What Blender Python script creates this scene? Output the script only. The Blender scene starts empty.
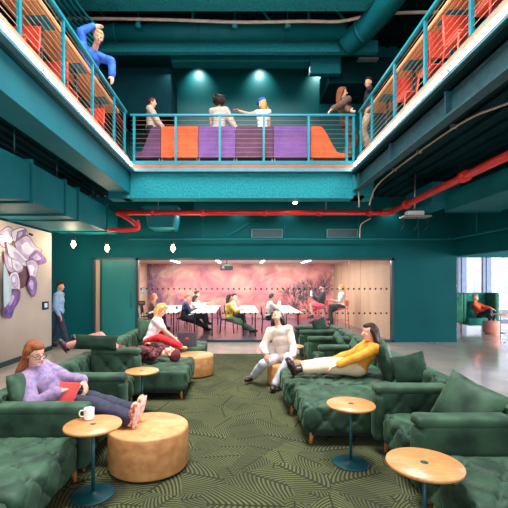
import bpy, bmesh, math, random
from mathutils import Vector as V, Matrix, noise
random.seed(7)
PI = math.pi
sc = bpy.context.scene
COL = sc.collection
F = 390.0
H = 1.65
def at(px, py, d):
    return V(((px-240)*d/F, d, H-(py-282)*d/F))
# ---------------------------------------------------------------- materials
_M = {}
def srgb(r, g, b):
    f = lambda c: (c/255/12.92) if c/255 <= .04045 else ((c/255+.055)/1.055)**2.4
    return (f(r), f(g), f(b), 1)
def mat(name, c1, c2=None, rough=.6, scale=6, metal=0, bump=0, bscale=60, sheen=0, emit=0, stretch=None, spec=.5, coat=0, detail=3, contrast=(.35,.65)):
    if name in _M: return _M[name]
    m = bpy.data.materials.new(name); m.use_nodes = True
    nt = m.node_tree; b = nt.nodes['Principled BSDF']; L = nt.links.new
    b.inputs['Roughness'].default_value = rough; b.inputs['Metallic'].default_value = metal
    b.inputs['Specular IOR Level'].default_value = spec
    b.inputs['Base Color'].default_value = srgb(*c1)
    tc = nt.nodes.new('ShaderNodeTexCoord'); mp = nt.nodes.new('ShaderNodeMapping')
    L(tc.outputs['Object'], mp.inputs[0])
    if stretch: mp.inputs['Scale'].default_value = stretch
    n = nt.nodes.new('ShaderNodeTexNoise'); n.inputs['Scale'].default_value = scale; n.inputs['Detail'].default_value = detail
    L(mp.outputs[0], n.inputs['Vector'])
    if c2 is None: c2 = tuple(min(255, c*1.08+2) for c in c1)
    cr = nt.nodes.new('ShaderNodeValToRGB')
    cr.color_ramp.elements[0].position = contrast[0]; cr.color_ramp.elements[1].position = contrast[1]
    cr.color_ramp.elements[0].color = srgb(*c1); cr.color_ramp.elements[1].color = srgb(*c2)
    L(n.outputs['Fac'], cr.inputs[0]); L(cr.outputs[0], b.inputs['Base Color'])
    if emit:
        L(cr.outputs[0], b.inputs['Emission Color']); b.inputs['Emission Strength'].default_value = emit
    if sheen:
        b.inputs['Sheen Weight'].default_value = sheen; b.inputs['Sheen Roughness'].default_value = .35
        b.inputs['Sheen Tint'].default_value = srgb(*[min(255, c+60) for c in c2])
    if coat: b.inputs['Coat Weight'].default_value = coat
    if bump:
        n2 = nt.nodes.new('ShaderNodeTexNoise'); n2.inputs['Scale'].default_value = bscale; n2.inputs['Detail'].default_value = 4
        L(mp.outputs[0], n2.inputs['Vector'])
        bu = nt.nodes.new('ShaderNodeBump'); bu.inputs['Strength'].default_value = bump; bu.inputs['Distance'].default_value = .02
        L(n2.outputs['Fac'], bu.inputs['Height']); L(bu.outputs[0], b.inputs['Normal'])
    _M[name] = m
    return m
TEAL = mat('teal_paint', (0,94,102), (0,104,112), .6, 2, bump=.05, bscale=30, spec=.25)
TEALW = mat('teal_wall_paint', (0,76,80), (0,83,86), .65, 1.2, spec=.12)
TEALT = mat('teal_sprayed_fireproofing', (4,120,130), (16,146,154), .85, 25, bump=.9, bscale=22)
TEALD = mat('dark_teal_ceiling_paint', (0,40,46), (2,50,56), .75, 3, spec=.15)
TEALB = mat('bright_teal_metal', (10,128,144), (14,138,154), .4, 4)
TEALF = mat('teal_furniture_metal', (10,72,82), (13,82,92), .4, 4)
FASC = mat('teal_fascia_paint', (14,104,116), (22,114,126), .5, 1.5, spec=.3)
FRAME = mat('dark_teal_frame', (6,50,54), None, .4)
VELVET = mat('green_velvet', (27,51,37), (58,90,67), .64, 4.5, sheen=.35, bump=.08, bscale=60, spec=.36, contrast=(.38,.66), detail=5)
VELVETD = mat("dark_green_velvet", (18,40,30), (32,60,44), .8, 6, sheen=.35, spec=.2)
OAK = mat('oak_table_top', (198,130,76), (218,152,94), .4, 4, stretch=(3,22,3), coat=.15)
PLY = mat('plywood_drum', (192,126,72), (222,162,104), .45, 5, stretch=(2.2,2.2,3), coat=.15, detail=6, contrast=(.3,.7))
LEGW = mat('turned_wood_leg', (190,118,62), None, .4)
PALEW = mat('pale_wood_panel', (190,156,126), (202,170,140), .55, 2, stretch=(1,1,.15))
GREYW = mat('greige_wall_paint', (176,160,150), (184,168,158), .7, 1.5)
RED = mat('red_pipe_paint', (200,34,32), (212,44,40), .35, 4)
DRED = mat('dark_red_pipe_paint', (110,22,26), None, .5)
CONDUIT = mat('beige_conduit', (196,178,160), None, .5)
WIRE = mat('tan_steel_cable', (150,118,98), None, .5)
STEEL = mat('brushed_steel', (170,165,158), None, .35, metal=.8)
BLACK = mat('black_plastic', (20,20,24), None, .5)
WHITE = mat('white_laminate', (232,228,226), None, .4)
CHINA = mat('white_ceramic', (238,236,232), None, .2, coat=.5)
CORAL = mat('coral_red_paint', (222,72,52), None, .45)
SKIN = mat('skin_light', (224,168,140), (232,180,154), .55, 8)
SKIN2 = mat('skin_tan', (198,140,108), (206,150,118), .55, 8)
SKIN3 = mat('skin_brown', (120,78,58), (132,88,66), .55, 8)
EYE = mat('eye_dark', (40,28,24), None, .2)
LIP = mat('lip', (186,92,88), None, .4)
LEDM = mat('led_tube', (255,244,232), (255,244,232), .5, emit=13)
WLED = mat('linear_ceiling_light', (255,246,236), (255,246,236), .5, emit=10)
BULB = mat('warm_bulb', (255,226,180), (255,226,180), .3, emit=14)
ALU = mat('pale_aluminium_ledge', (84,136,150), None, .5)
def floor_mat():
    m = mat('polished_concrete', (176,158,148), (192,175,164), .14, 1.6, bump=.02, bscale=8, detail=8, coat=.3)
    return m
CONC = floor_mat()
def carpet_mat():
    m = bpy.data.materials.new('palm_leaf_carpet'); m.use_nodes = True
    nt = m.node_tree; b = nt.nodes['Principled BSDF']; L = nt.links.new
    b.inputs['Roughness'].default_value = .95; b.inputs['Specular IOR Level'].default_value = .1
    N = nt.nodes.new
    def math_(op, a, c=None, clamp=False):
        n = N('ShaderNodeMath'); n.operation = op; n.use_clamp = clamp
        for i, s in enumerate((a, c)):
            if s is None: continue
            if isinstance(s, (int, float)): n.inputs[i].default_value = s
            else: L(s, n.inputs[i])
        return n.outputs[0]
    tc = N('ShaderNodeTexCoord')
    def layer(scale, off, freq):
        mp = N('ShaderNodeMapping'); L(tc.outputs['Object'], mp.inputs[0])
        mp.inputs['Scale'].default_value = (scale, scale, 0); mp.inputs['Location'].default_value = (off, off*1.7, 0)
        vo = N('ShaderNodeTexVoronoi'); vo.voronoi_dimensions = '2D'; vo.inputs['Scale'].default_value = 1; vo.inputs['Randomness'].default_value = .8
        L(mp.outputs[0], vo.inputs['Vector'])
        sub = N('ShaderNodeVectorMath'); sub.operation = 'SUBTRACT'
        L(mp.outputs[0], sub.inputs[0]); L(vo.outputs['Position'], sub.inputs[1])
        sep = N('ShaderNodeSeparateColor'); L(vo.outputs['Color'], sep.inputs[0])
        rot = N('ShaderNodeVectorRotate'); rot.rotation_type = 'Z_AXIS'
        L(sub.outputs[0], rot.inputs['Vector']); L(math_('MULTIPLY', sep.outputs[0], 6.283), rot.inputs['Angle'])
        s2 = N('ShaderNodeSeparateXYZ'); L(rot.outputs[0], s2.inputs[0])
        ay = math_('ABSOLUTE', s2.outputs[1])
        bend = math_('POWER', ay, 1.4)
        ph = math_('ADD', s2.outputs[0], math_('MULTIPLY', bend, 1.3))
        st = math_('SINE', math_('MULTIPLY', ph, freq))
        rib = math_('MULTIPLY', math_('GREATER_THAN', ay, .025), 1.0)
        st = math_('MULTIPLY', math_('ADD', math_('MULTIPLY', st, 1.6), .55, True), rib)
        return st, sep.outputs[1], vo.outputs['Distance']
    s1, r1, d1 = layer(2.3, 0, 62)
    s2_, r2, d2 = layer(3.4, 5.3, 50)
    pick = math_('GREATER_THAN', r1, .45)
    mix = N('ShaderNodeMix'); L(pick, mix.inputs[0]); L(s2_, mix.inputs[2]); L(s1, mix.inputs[3])
    noi = N('ShaderNodeTexNoise'); noi.inputs['Scale'].default_value = 140; L(tc.outputs['Object'], noi.inputs['Vector'])
    nb = N('ShaderNodeTexNoise'); nb.inputs['Scale'].default_value = 1.6; L(tc.outputs['Object'], nb.inputs['Vector'])
    rv = math_('MULTIPLY', mix.outputs[0], math_('ADD', math_('MULTIPLY', r2, .5), .5))
    fac = math_('MULTIPLY', rv, math_('ADD', noi.outputs['Fac'], math_('SUBTRACT', nb.outputs['Fac'], .1)), True)
    cr = N('ShaderNodeValToRGB'); e = cr.color_ramp.elements
    e[0].position = 0; e[0].color = srgb(46,48,37); e[1].position = .85; e[1].color = srgb(94,98,63)
    k = e.new(.4); k.color = srgb(70,75,50)
    L(fac, cr.inputs[0]); L(cr.outputs[0], b.inputs['Base Color'])
    bu = N('ShaderNodeBump'); bu.inputs['Strength'].default_value = .3; bu.inputs['Distance'].default_value = .01
    L(noi.outputs['Fac'], bu.inputs['Height']); L(bu.outputs[0], b.inputs['Normal'])
    return m
def mural_mat():
    m = bpy.data.materials.new('pink_painted_mural'); m.use_nodes = True
    nt = m.node_tree; b = nt.nodes['Principled BSDF']; L = nt.links.new; N = nt.nodes.new
    b.inputs['Roughness'].default_value = .7
    tc = N('ShaderNodeTexCoord'); mp = N('ShaderNodeMapping'); L(tc.outputs['Object'], mp.inputs[0])
    mp.inputs['Rotation'].default_value = (0, .6, 0); mp.inputs['Scale'].default_value = (.8, 1, 1.0)
    n1 = N('ShaderNodeTexNoise'); n1.inputs['Scale'].default_value = 1.0; n1.inputs['Detail'].default_value = 8; n1.inputs['Distortion'].default_value = 1.4
    L(mp.outputs[0], n1.inputs['Vector'])
    cr = N('ShaderNodeValToRGB'); e = cr.color_ramp.elements
    e[0].position = .3; e[0].color = srgb(164,88,118); e[1].position = .72; e[1].color = srgb(246,214,190)
    k = e.new(.44); k.color = srgb(220,128,130); k = e.new(.56); k.color = srgb(232,160,146)
    L(n1.outputs['Fac'], cr.inputs[0])
    sep = N('ShaderNodeSeparateXYZ'); L(tc.outputs['Object'], sep.inputs[0])
    # purple cast painted at the lower left and along the foot of the mural
    mr = N('ShaderNodeMapRange'); mr.inputs[1].default_value = -2.6; mr.inputs[2].default_value = -4.2; L(sep.outputs[0], mr.inputs[0])
    mz = N('ShaderNodeMapRange'); mz.inputs[1].default_value = .7; mz.inputs[2].default_value = -.1; L(sep.outputs[2], mz.inputs[0])
    ad = N('ShaderNodeMath'); ad.operation = 'MAXIMUM'; ad.use_clamp = True
    mlt = N('ShaderNodeMath'); mlt.operation = 'MULTIPLY'; mlt.inputs[1].default_value = .75; L(mz.outputs[0], mlt.inputs[0])
    L(mr.outputs[0], ad.inputs[0]); L(mlt.outputs[0], ad.inputs[1])
    n2 = N('ShaderNodeTexNoise'); n2.inputs['Scale'].default_value = 5; n2.inputs['Detail'].default_value = 6; L(tc.outputs['Object'], n2.inputs['Vector'])
    pr = N('ShaderNodeMath'); pr.operation = 'MULTIPLY'; pr.use_clamp = True; L(ad.outputs[0], pr.inputs[0])
    n2m = N('ShaderNodeMath'); n2m.operation = 'MULTIPLY'; n2m.inputs[1].default_value = 1.8; L(n2.outputs['Fac'], n2m.inputs[0]); L(n2m.outputs[0], pr.inputs[1])
    mx = N('ShaderNodeMix'); mx.data_type = 'RGBA'; L(pr.outputs[0], mx.inputs[0]); L(cr.outputs[0], mx.inputs[6]); mx.inputs[7].default_value = srgb(98,72,112)
    vo = N('ShaderNodeTexVoronoi'); vo.inputs['Scale'].default_value = 9; L(tc.outputs['Object'], vo.inputs['Vector'])
    ls = N('ShaderNodeMath'); ls.operation = 'LESS_THAN'; ls.inputs[1].default_value = .17; L(vo.outputs['Distance'], ls.inputs[0])
    lm = N('ShaderNodeMath'); lm.operation = 'MULTIPLY'; L(ls.outputs[0], lm.inputs[0]); L(ad.outputs[0], lm.inputs[1])
    mx2 = N('ShaderNodeMix'); mx2.data_type = 'RGBA'; L(lm.outputs[0], mx2.inputs[0]); L(mx.outputs[2], mx2.inputs[6]); mx2.inputs[7].default_value = srgb(214,196,214)
    L(mx2.outputs[2], b.inputs['Base Color'])
    return m
def glass_mat(name='clear_glass', tint=(.97,.99,.98,1)):
    m = bpy.data.materials.new(name); m.use_nodes = True
    nt = m.node_tree; L = nt.links.new; N = nt.nodes.new
    nt.nodes.remove(nt.nodes['Principled BSDF'])
    t = N('ShaderNodeBsdfTransparent'); t.inputs[0].default_value = tint
    g = N('ShaderNodeBsdfGlossy'); g.inputs['Roughness'].default_value = .02
    fr = N('ShaderNodeFresnel'); fr.inputs[0].default_value = 1.35
    mx = N('ShaderNodeMixShader'); L(fr.outputs[0], mx.inputs[0]); L(t.outputs[0], mx.inputs[1]); L(g.outputs[0], mx.inputs[2])
    L(mx.outputs[0], nt.nodes['Material Output'].inputs[0])
    return m
GLASS = glass_mat()
CARPET = carpet_mat(); MURAL = mural_mat()
def slat_mat(name, ca, cb, axis, freq, thin=.5):
    m = bpy.data.materials.new(name); m.use_nodes = True
    nt = m.node_tree; b = nt.nodes['Principled BSDF']; L = nt.links.new; N = nt.nodes.new
    b.inputs['Roughness'].default_value = .5
    tc = N('ShaderNodeTexCoord'); sep = N('ShaderNodeSeparateXYZ'); L(tc.outputs['Object'], sep.inputs[0])
    a = N('ShaderNodeMath'); a.operation = 'MULTIPLY'; a.inputs[1].default_value = freq; L(sep.outputs[axis], a.inputs[0])
    f = N('ShaderNodeMath'); f.operation = 'FRACT'; L(a.outputs[0], f.inputs[0])
    g = N('ShaderNodeMath'); g.operation = 'GREATER_THAN'; g.inputs[1].default_value = thin; L(f.outputs[0], g.inputs[0])
    mx = N('ShaderNodeMix'); mx.data_type = 'RGBA'; L(g.outputs[0], mx.inputs[0]); mx.inputs[6].default_value = srgb(*ca); mx.inputs[7].default_value = srgb(*cb)
    L(mx.outputs[2], b.inputs['Base Color'])
    return m
PLANK = slat_mat('planked_table_wood', (236,168,112), (186,112,66), 0, 14, .8)
GRILLE = slat_mat('grille_slats', (28,78,84), (8,40,46), 2, 34, .55)
# ---------------------------------------------------------------- object helpers
def tag(o, label=None, cat=None, group=None, kind=None):
    if label: o['label'] = label
    if cat: o['category'] = cat
    if group: o['group'] = group
    if kind: o['kind'] = kind
    return o
def empty(name, loc=(0,0,0), rz=0, label=None, cat=None, group=None):
    o = bpy.data.objects.new(name, None); COL.objects.link(o)
    o.location = loc; o.rotation_euler = (0,0,rz); o.empty_display_size = .1
    return tag(o, label, cat, group)
def wmat(p):
    M = Matrix()
    while p is not None:
        M = p.matrix_parent_inverse @ Matrix.LocRotScale(p.location, p.rotation_euler, p.scale) @ M; p = p.parent
    return M
def link(name, bm, m, parent=None, smooth=True, bevel=0, world=False):
    me = bpy.data.meshes.new(name)
    bmesh.ops.recalc_face_normals(bm, faces=bm.faces)
    bm.to_mesh(me); bm.free()
    return linkme(name, me, m, parent, smooth, bevel, world)
def linkme(name, me, m, parent=None, smooth=True, bevel=0, world=False):
    o = bpy.data.objects.new(name, me); COL.objects.link(o)
    if m is not None:
        for k in (m if isinstance(m, (list, tuple)) else [m]): me.materials.append(k)
    if smooth:
        me.polygons.foreach_set('use_smooth', [True]*len(me.polygons))
    if parent is not None:
        o.parent = parent
        if world:
            o.matrix_parent_inverse = wmat(parent).inverted()
    if bevel:
        md = o.modifiers.new('b', 'BEVEL'); md.width = bevel; md.segments = 2; md.limit_method = 'ANGLE'
        md.harden_normals = False
    return o
def copy_tree(o, parent=None):
    c = o.copy(); COL.objects.link(c)
    if parent is not None:
        c.parent = parent; c.matrix_parent_inverse = o.matrix_parent_inverse
    for ch in [x for x in COL.objects if x.parent == o]: copy_tree(ch, c)
    return c
def box(bm, x0, x1, y0, y1, z0, z1, mi=0):
    if x0 > x1: x0, x1 = x1, x0
    if y0 > y1: y0, y1 = y1, y0
    vs = [bm.verts.new((x, y, z)) for x in (x0, x1) for y in (y0, y1) for z in (z0, z1)]
    for f in ((0,1,3,2),(4,6,7,5),(0,4,5,1),(2,3,7,6),(0,2,6,4),(1,5,7,3)):
        fc = bm.faces.new([vs[i] for i in f]); fc.material_index = mi
    return vs
def B(name, x0, x1, y0, y1, z0, z1, m, parent=None, bevel=0, world=True):
    bm = bmesh.new(); box(bm, x0, x1, y0, y1, z0, z1)
    return link(name, bm, m, parent, smooth=False, bevel=bevel, world=world)
def cone(bm, p0, r0, p1, r1, n=16, cap=True):
    p0, p1 = V(p0), V(p1); ax = (p1-p0)
    if ax.length < 1e-6: return
    ax.normalize(); u = ax.orthogonal().normalized(); w = ax.cross(u)
    a = [bm.verts.new(p0+(u*math.cos(t)+w*math.sin(t))*r0) for t in (2*PI*i/n for i in range(n))]
    b = [bm.verts.new(p1+(u*math.cos(t)+w*math.sin(t))*r1) for t in (2*PI*i/n for i in range(n))]
    for i in range(n): bm.faces.new((a[i], a[(i+1)%n], b[(i+1)%n], b[i]))
    if cap:
        bm.faces.new(list(reversed(a))); bm.faces.new(b)
def tube(bm, pts, r, n=10):
    pts = [V(p) for p in pts]; rings = []
    u = (pts[1]-pts[0]).orthogonal().normalized()
    for i, p in enumerate(pts):
        t = (pts[min(i+1, len(pts)-1)]-pts[max(i-1, 0)]).normalized()
        u = (u-t*u.dot(t)).normalized(); w = t.cross(u)
        rr = r[i] if isinstance(r, (list, tuple)) else r
        rings.append([bm.verts.new(p+(u*math.cos(a)+w*math.sin(a))*rr) for a in (2*PI*k/n for k in range(n))])
    for a, b in zip(rings, rings[1:]):
        for k in range(n): bm.faces.new((a[k], a[(k+1)%n], b[(k+1)%n], b[k]))
    bm.faces.new(list(reversed(rings[0]))); bm.faces.new(rings[-1])
def T(name, pts, r, m, parent=None, n=10, world=True):
    bm = bmesh.new(); tube(bm, pts, r, n); return link(name, bm, m, parent, world=world)
def smoothpath(pts, n=6):
    pts = [V(p) for p in pts]; out = []
    P = [pts[0]]+pts+[pts[-1]]
    for i in range(1, len(P)-2):
        a, b, c, d = P[i-1:i+3]
        for k in range(n):
            t = k/n
            out.append(.5*((2*b)+(c-a)*t+(2*a-5*b+4*c-d)*t*t+(3*b-a-3*c+d)*t**3))
    out.append(pts[-1]); return out
def lathe(bm, prof, c=(0,0,0), n=32):
    rings = []
    for r, z in prof:
        if r < 1e-5: rings.append([bm.verts.new((c[0], c[1], c[2]+z))])
        else: rings.append([bm.verts.new((c[0]+r*math.cos(2*PI*k/n), c[1]+r*math.sin(2*PI*k/n), c[2]+z)) for k in range(n)])
    for a, b in zip(rings, rings[1:]):
        for k in range(n):
            k2 = (k+1) % n
            if len(a) == 1 and len(b) == 1: continue
            if len(a) == 1: bm.faces.new((a[0], b[k2], b[k]))
            elif len(b) == 1: bm.faces.new((a[k], a[k2], b[0]))
            else: bm.faces.new((a[k], a[k2], b[k2], b[k]))
def lath(name, prof, m, parent=None, c=(0,0,0), n=32, sharp=True):
    bm = bmesh.new(); lathe(bm, prof, c, n); o = link(name, bm, m, parent)
    if sharp:
        me = o.data
        try: me.set_sharp_from_angle(angle=math.radians(40))
        except Exception: pass
    return o
_SPH = {}
def sphere(bm, M, u, v):
    if (u, v) not in _SPH:
        vs = [V((0,0,1))]
        for i in range(1, v):
            for j in range(u):
                a, b = PI*i/v, 2*PI*j/u; vs.append(V((math.sin(a)*math.cos(b), math.sin(a)*math.sin(b), math.cos(a))))
        vs.append(V((0,0,-1))); fs = []
        for j in range(u):
            k = (j+1) % u
            fs.append((0, 1+j, 1+k)); o = 1+(v-2)*u; fs.append((len(vs)-1, o+k, o+j))
            for i in range(v-2): fs.append((1+i*u+j, 1+(i+1)*u+j, 1+(i+1)*u+k, 1+i*u+k))
        _SPH[(u, v)] = (vs, fs)
    vs, fs = _SPH[(u, v)]
    nv = [bm.verts.new(M @ p) for p in vs]
    for f in fs: bm.faces.new([nv[i] for i in f])
def ell(bm, c, rad, R=None, n=14):
    sphere(bm, Matrix.Translation(V(c)) @ ((R.to_4x4()) if R else Matrix()) @ Matrix.Diagonal((*rad, 1)), n+2, n)
# rounded, optionally tufted upholstery block
def tuft(a, b, s):
    sa = abs(math.sin(PI*(a/s+b/s)/1.0)); sb = abs(math.sin(PI*(a/s-b/s)/1.0))
    cr = math.exp(-(sa/.17)**2)+math.exp(-(sb/.17)**2)
    nd = math.exp(-((sa*sa+sb*sb)/.10))
    return -(.020*min(cr, 1.2)+.05*nd)
def pad(name, x0, x1, y0, y1, z0, z1, m, parent=None, r=.05, step=.03, tufts='', s=.30, amp=1.0, puff=0.0):
    if x0 > x1: x0, x1 = x1, x0
    c = V(((x0+x1)/2, (y0+y1)/2, (z0+z1)/2)); h = V(((x1-x0)/2, (y1-y0)/2, (z1-z0)/2))
    r = min(r, min(h)*.98)
    ns = [max(4, int(2*h[i]/step)) for i in range(3)]
    bm = bmesh.new(); key = {}
    def vert(i, j, k):
        t = (i, j, k)
        if t in key: return key[t]
        p = V([-h[q]+2*h[q]*t[q]/ns[q] for q in range(3)])
        # concentrate samples near edges
        inner = V([max(-h[q]+r, min(h[q]-r, p[q])) for q in range(3)])
        d = p-inner
        nrm = d.normalized() if d.length > 1e-6 else V((0,0,1))
        p2 = inner+nrm*r
        ax = max(range(3), key=lambda q: abs(nrm[q]))
        f = 'x' if ax == 0 and nrm[0] < 0 else 'X' if ax == 0 else 'y' if ax == 1 and nrm[1] < 0 else 'Y' if ax == 1 else 'Z' if nrm[2] > 0 else 'z'
        if f in tufts:
            w = c+p2
            if ax == 2: dd = tuft(w[0], w[1]*.8, s)
            elif ax == 0: dd = tuft(w[1], w[2]*.9+.02, s*.95)
            else: dd = tuft(w[0], w[2]*.9+.02, s*.95)
            p2 += nrm*dd*amp
            p2 += nrm*.006*noise.noise((c+p2)*7)
        elif puff:
            p2 += nrm*puff*noise.noise((c+p2)*6)
        v = bm.verts.new(c+p2); key[t] = v; return v
    for ax in range(3):
        o1, o2 = [q for q in range(3) if q != ax]
        for side in (0, ns[ax]):
            for i in range(ns[o1]):
                for j in range(ns[o2]):
                    q = []
                    for di, dj in ((0,0),(1,0),(1,1),(0,1)):
                        t = [0,0,0]; t[ax] = side; t[o1] = i+di; t[o2] = j+dj
                        q.append(vert(*t))
                    bm.faces.new(q)
    return link(name, bm, m, parent, world=True)
def cushion(c, w, h, t, rz=0, lean=0, roll=0, m=None, label='', group=None, axis='x'):
    # plump square cushion: w wide, h high, t thick, standing; local face normal is +x
    bm = bmesh.new(); n = 14; top = []
    for s in (1, -1):
        g = []
        for i in range(n+1):
            row = []
            for j in range(n+1):
                a = -1+2*i/n; b = -1+2*j/n
                k = (1-abs(a)**2.6)*(1-abs(b)**2.6)
                th = t/2*max(0, k)**.45
                pin = 1-.07*(1-abs(b))*abs(a)**3-.0
                pin2 = 1-.07*(1-abs(a))*abs(b)**3
                row.append(bm.verts.new((s*th+.003*noise.noise(V((a*3, b*3, s))), a*w/2*pin, b*h/2*pin2)))
            g.append(row)
        top.append(g)
        for i in range(n):
            for j in range(n):
                q = (g[i][j], g[i+1][j], g[i+1][j+1], g[i][j+1])
                bm.faces.new(q if s > 0 else tuple(reversed(q)))
    bmesh.ops.remove_doubles(bm, verts=bm.verts, dist=.0005)
    o = link('cushion', bm, m or VELVET)
    o.location = c; o.rotation_mode = 'QUATERNION'
    o.rotation_quaternion = (Matrix.Rotation(rz, 3, 'Z') @ Matrix.Rotation(lean, 3, 'Y') @ Matrix.Rotation(roll, 3, 'X')).to_quaternion()
    return tag(o, label, 'cushion', group)
# ================================================================ THE ROOM
def S(o): o['kind'] = 'structure'; return o
# floors
S(B('floor', -9, 14, -6, 19, -.1, 0, CONC))
o = B('carpet', -2.75, 2.45, -3, 8.9, .001, .014, CARPET)
tag(o, 'dark green carpet with woven palm leaf pattern between the sofa rows', 'carpet')
PURPLE = mat('purple_vinyl_floor', (92,66,90), (126,96,114), .3, 2.2, coat=.3, detail=6)
S(B('floor_meeting_room', -4.2, 4.25, 10.75, 17.5, .001, .012, PURPLE))
# back wall around the glass opening
WB = 10.7
def wall_back():
    bm = bmesh.new()
    box(bm, -9, -4.02, WB, WB+.15, 0, 4.0)
    box(bm, -4.02, -2.85, WB, WB+.15, 2.31, 4.0)
    box(bm, -2.85, 4.22, WB, WB+.15, 2.31, 4.0)
    box(bm, 4.22, 5.95, WB, WB+.15, 0, 4.0)
    S(link('wall_back', bm, TEALW, smooth=False))
wall_back()
# header and right side wall
def wall_right():
    bm = bmesh.new()
    box(bm, 5.95, 6.15, 2, WB+.15, 2.36, 4.0)
    box(bm, 5.95, 9.6, 13.4, 13.55, 2.5, 4.0)
    S(link('wall_right', bm, TEALW, smooth=False))
wall_right()
S(B('wall_left', -4.75, -4.6, -5, 9.52, 0, 2.84, GREYW))
S(B('trim_1', -4.6, -4.585, -5, 9.52, 0, .1, FRAME))
# meeting room shell
S(B('wall_meeting_room_left', -4.3, -4.15, WB+.15, 17.5, 0, 2.46, PALEW))
bm = bmesh.new(); box(bm, 4.22, 4.4, WB+.15, 17.5, 0, 2.46)
S(link('wall_meeting_room_right', bm, PALEW, smooth=False))
for k, yy in enumerate((13.65, 16.2)):
    S(B('trim_%d' % (k+20), 4.214, 4.222, yy-.008, yy+.008, 0, 2.44, mat('panel_joint', (150,122,98), None)))
S(B('wall_meeting_room_back', -4.3, 4.4, 17.5, 17.6, 0, 2.5, PALEW))
MCEIL = mat('pale_meeting_room_ceiling', (186,164,150), (194,174,160), .7)
S(B('ceiling_meeting_room', -4.3, 4.4, WB+.15, 17.6, 2.46, 2.5, MCEIL))
mur = empty('wall_mural', (0, 17.48, 0), label='pink and purple painted mural covering the meeting room end wall', cat='mural')
o = B('painted_panel', -4.13, 4.2, 17.46, 17.5, .02, 2.45, MURAL, mur)
# painted tree branches on the mural, thin paint relief
def branches(nm, x, z, ang, ln, depth, bm, wd):
    p = V((x, 17.452, z)); pts = [p]
    a = ang
    for k in range(4):
        a += random.uniform(-.16, .16)
        p = p+V((math.cos(a), 0, math.sin(a)))*ln/4; pts.append(p.copy())
    for q0, q1, w in zip(pts, pts[1:], (1,.85,.7,.6)):
        t = (q1-q0).normalized(); nn = V((-t.z, 0, t.x))*wd*w/2
        vs = [bm.verts.new(v) for v in (q0+nn, q1+nn*.8, q1-nn*.8, q0-nn)]
        bm.faces.new(vs)
        v2 = [bm.verts.new(v+V((0,-.004,0))) for v in (q0+nn, q1+nn*.8, q1-nn*.8, q0-nn)]
        bm.faces.new(v2)
        for i in range(4): bm.faces.new((vs[i], vs[(i+1)%4], v2[(i+1)%4], v2[i]))
    if depth:
        for q in (pts[2], pts[3], pts[4]):
            for sgn in (-1, 1):
                if random.random() < .8:
                    branches(nm, q.x, q.z, a+sgn*random.uniform(.35, .7), ln*.62, depth-1, bm, wd*.6)
BRANCH = mat('dark_plum_paint', (70,44,66), (96,66,84), .7)
bm = bmesh.new()
for x, ang, ln in ((2.7,2.2,.75),(3.1,1.9,.85),(3.5,1.5,.9),(3.85,1.75,.95),(3.3,2.4,.6)):
    branches('b', x, .15, ang, ln, 3, bm, .05)
for v in bm.verts:
    v.co.x = min(4.18, v.co.x); v.co.z = max(.05, min(2.4, v.co.z))
link('painted_branches', bm, BRANCH, mur, smooth=False, world=True)
bm = bmesh.new()
for x, ang, ln in ((-3.9,1.2,.6),(-3.4,1.6,.5),(-3.0,1.1,.45)):
    branches('b', x, .3, ang, ln, 2, bm, .04)
for v in bm.verts: v.co.x = max(-4.12, v.co.x)
link('painted_foliage', bm, mat('violet_paint', (116,92,150), (150,130,170), .7), mur, smooth=False, world=True)
# glass front
gl = empty('window_1', (.68, WB, 0)); S(gl)
bm = bmesh.new()
for a in (-2.85, 4.16): box(bm, a, a+.06, WB-.03, WB+.12, 0, 2.31)
box(bm, -2.85, 4.22, WB-.03, WB+.12, 2.25, 2.31); box(bm, -2.85, 4.22, WB-.03, WB+.12, 0, .06)
link('window_frame', bm, FRAME, gl, smooth=False, world=True)
for i in range(6):
    x0 = -2.79+i*6.95/6
    bm = bmesh.new(); box(bm, x0+.002, x0+6.95/6-.002, WB+.04, WB+.05, .06, 2.25)
    link('glass_pane', bm, GLASS, gl, smooth=False, world=True)
bm = bmesh.new()
for z in (1.46, .79):
    for i in range(46):
        x = -2.72+i*.15; cone(bm, (x, WB+.028, z), .027, (x, WB+.036, z), .027, 8)
link('privacy_dots', bm, BLACK, gl, smooth=False, world=True)
# door left of the glass
dr = empty('door_1', (-3.4, WB, 0)); S(dr)
bm = bmesh.new()
box(bm, -4.02, -3.97, WB-.04, WB+.12, 0, 2.31); box(bm, -4.02, -2.86, WB-.04, WB+.12, 2.27, 2.31); box(bm, -3.83, -3.79, WB-.04, WB+.1, 0, 2.27)
link('door_frame', bm, FRAME, dr, smooth=False, world=True)
B('side_panel', -3.97, -3.83, WB+.03, WB+.09, 0, 2.27, PALEW, dr)
lf = B('door_leaf', -3.79, -2.87, WB-.0, WB+.06, .01, 2.27, mat('teal_door_paint', (10,104,102), (14,112,110), .35, 1.5), dr)
T('door_handle', [(-2.98, WB-.0, .95), (-2.98, WB-.06, .97), (-2.98, WB-.06, 1.33), (-2.98, WB-.0, 1.35)], .012, FRAME, lf)
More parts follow.
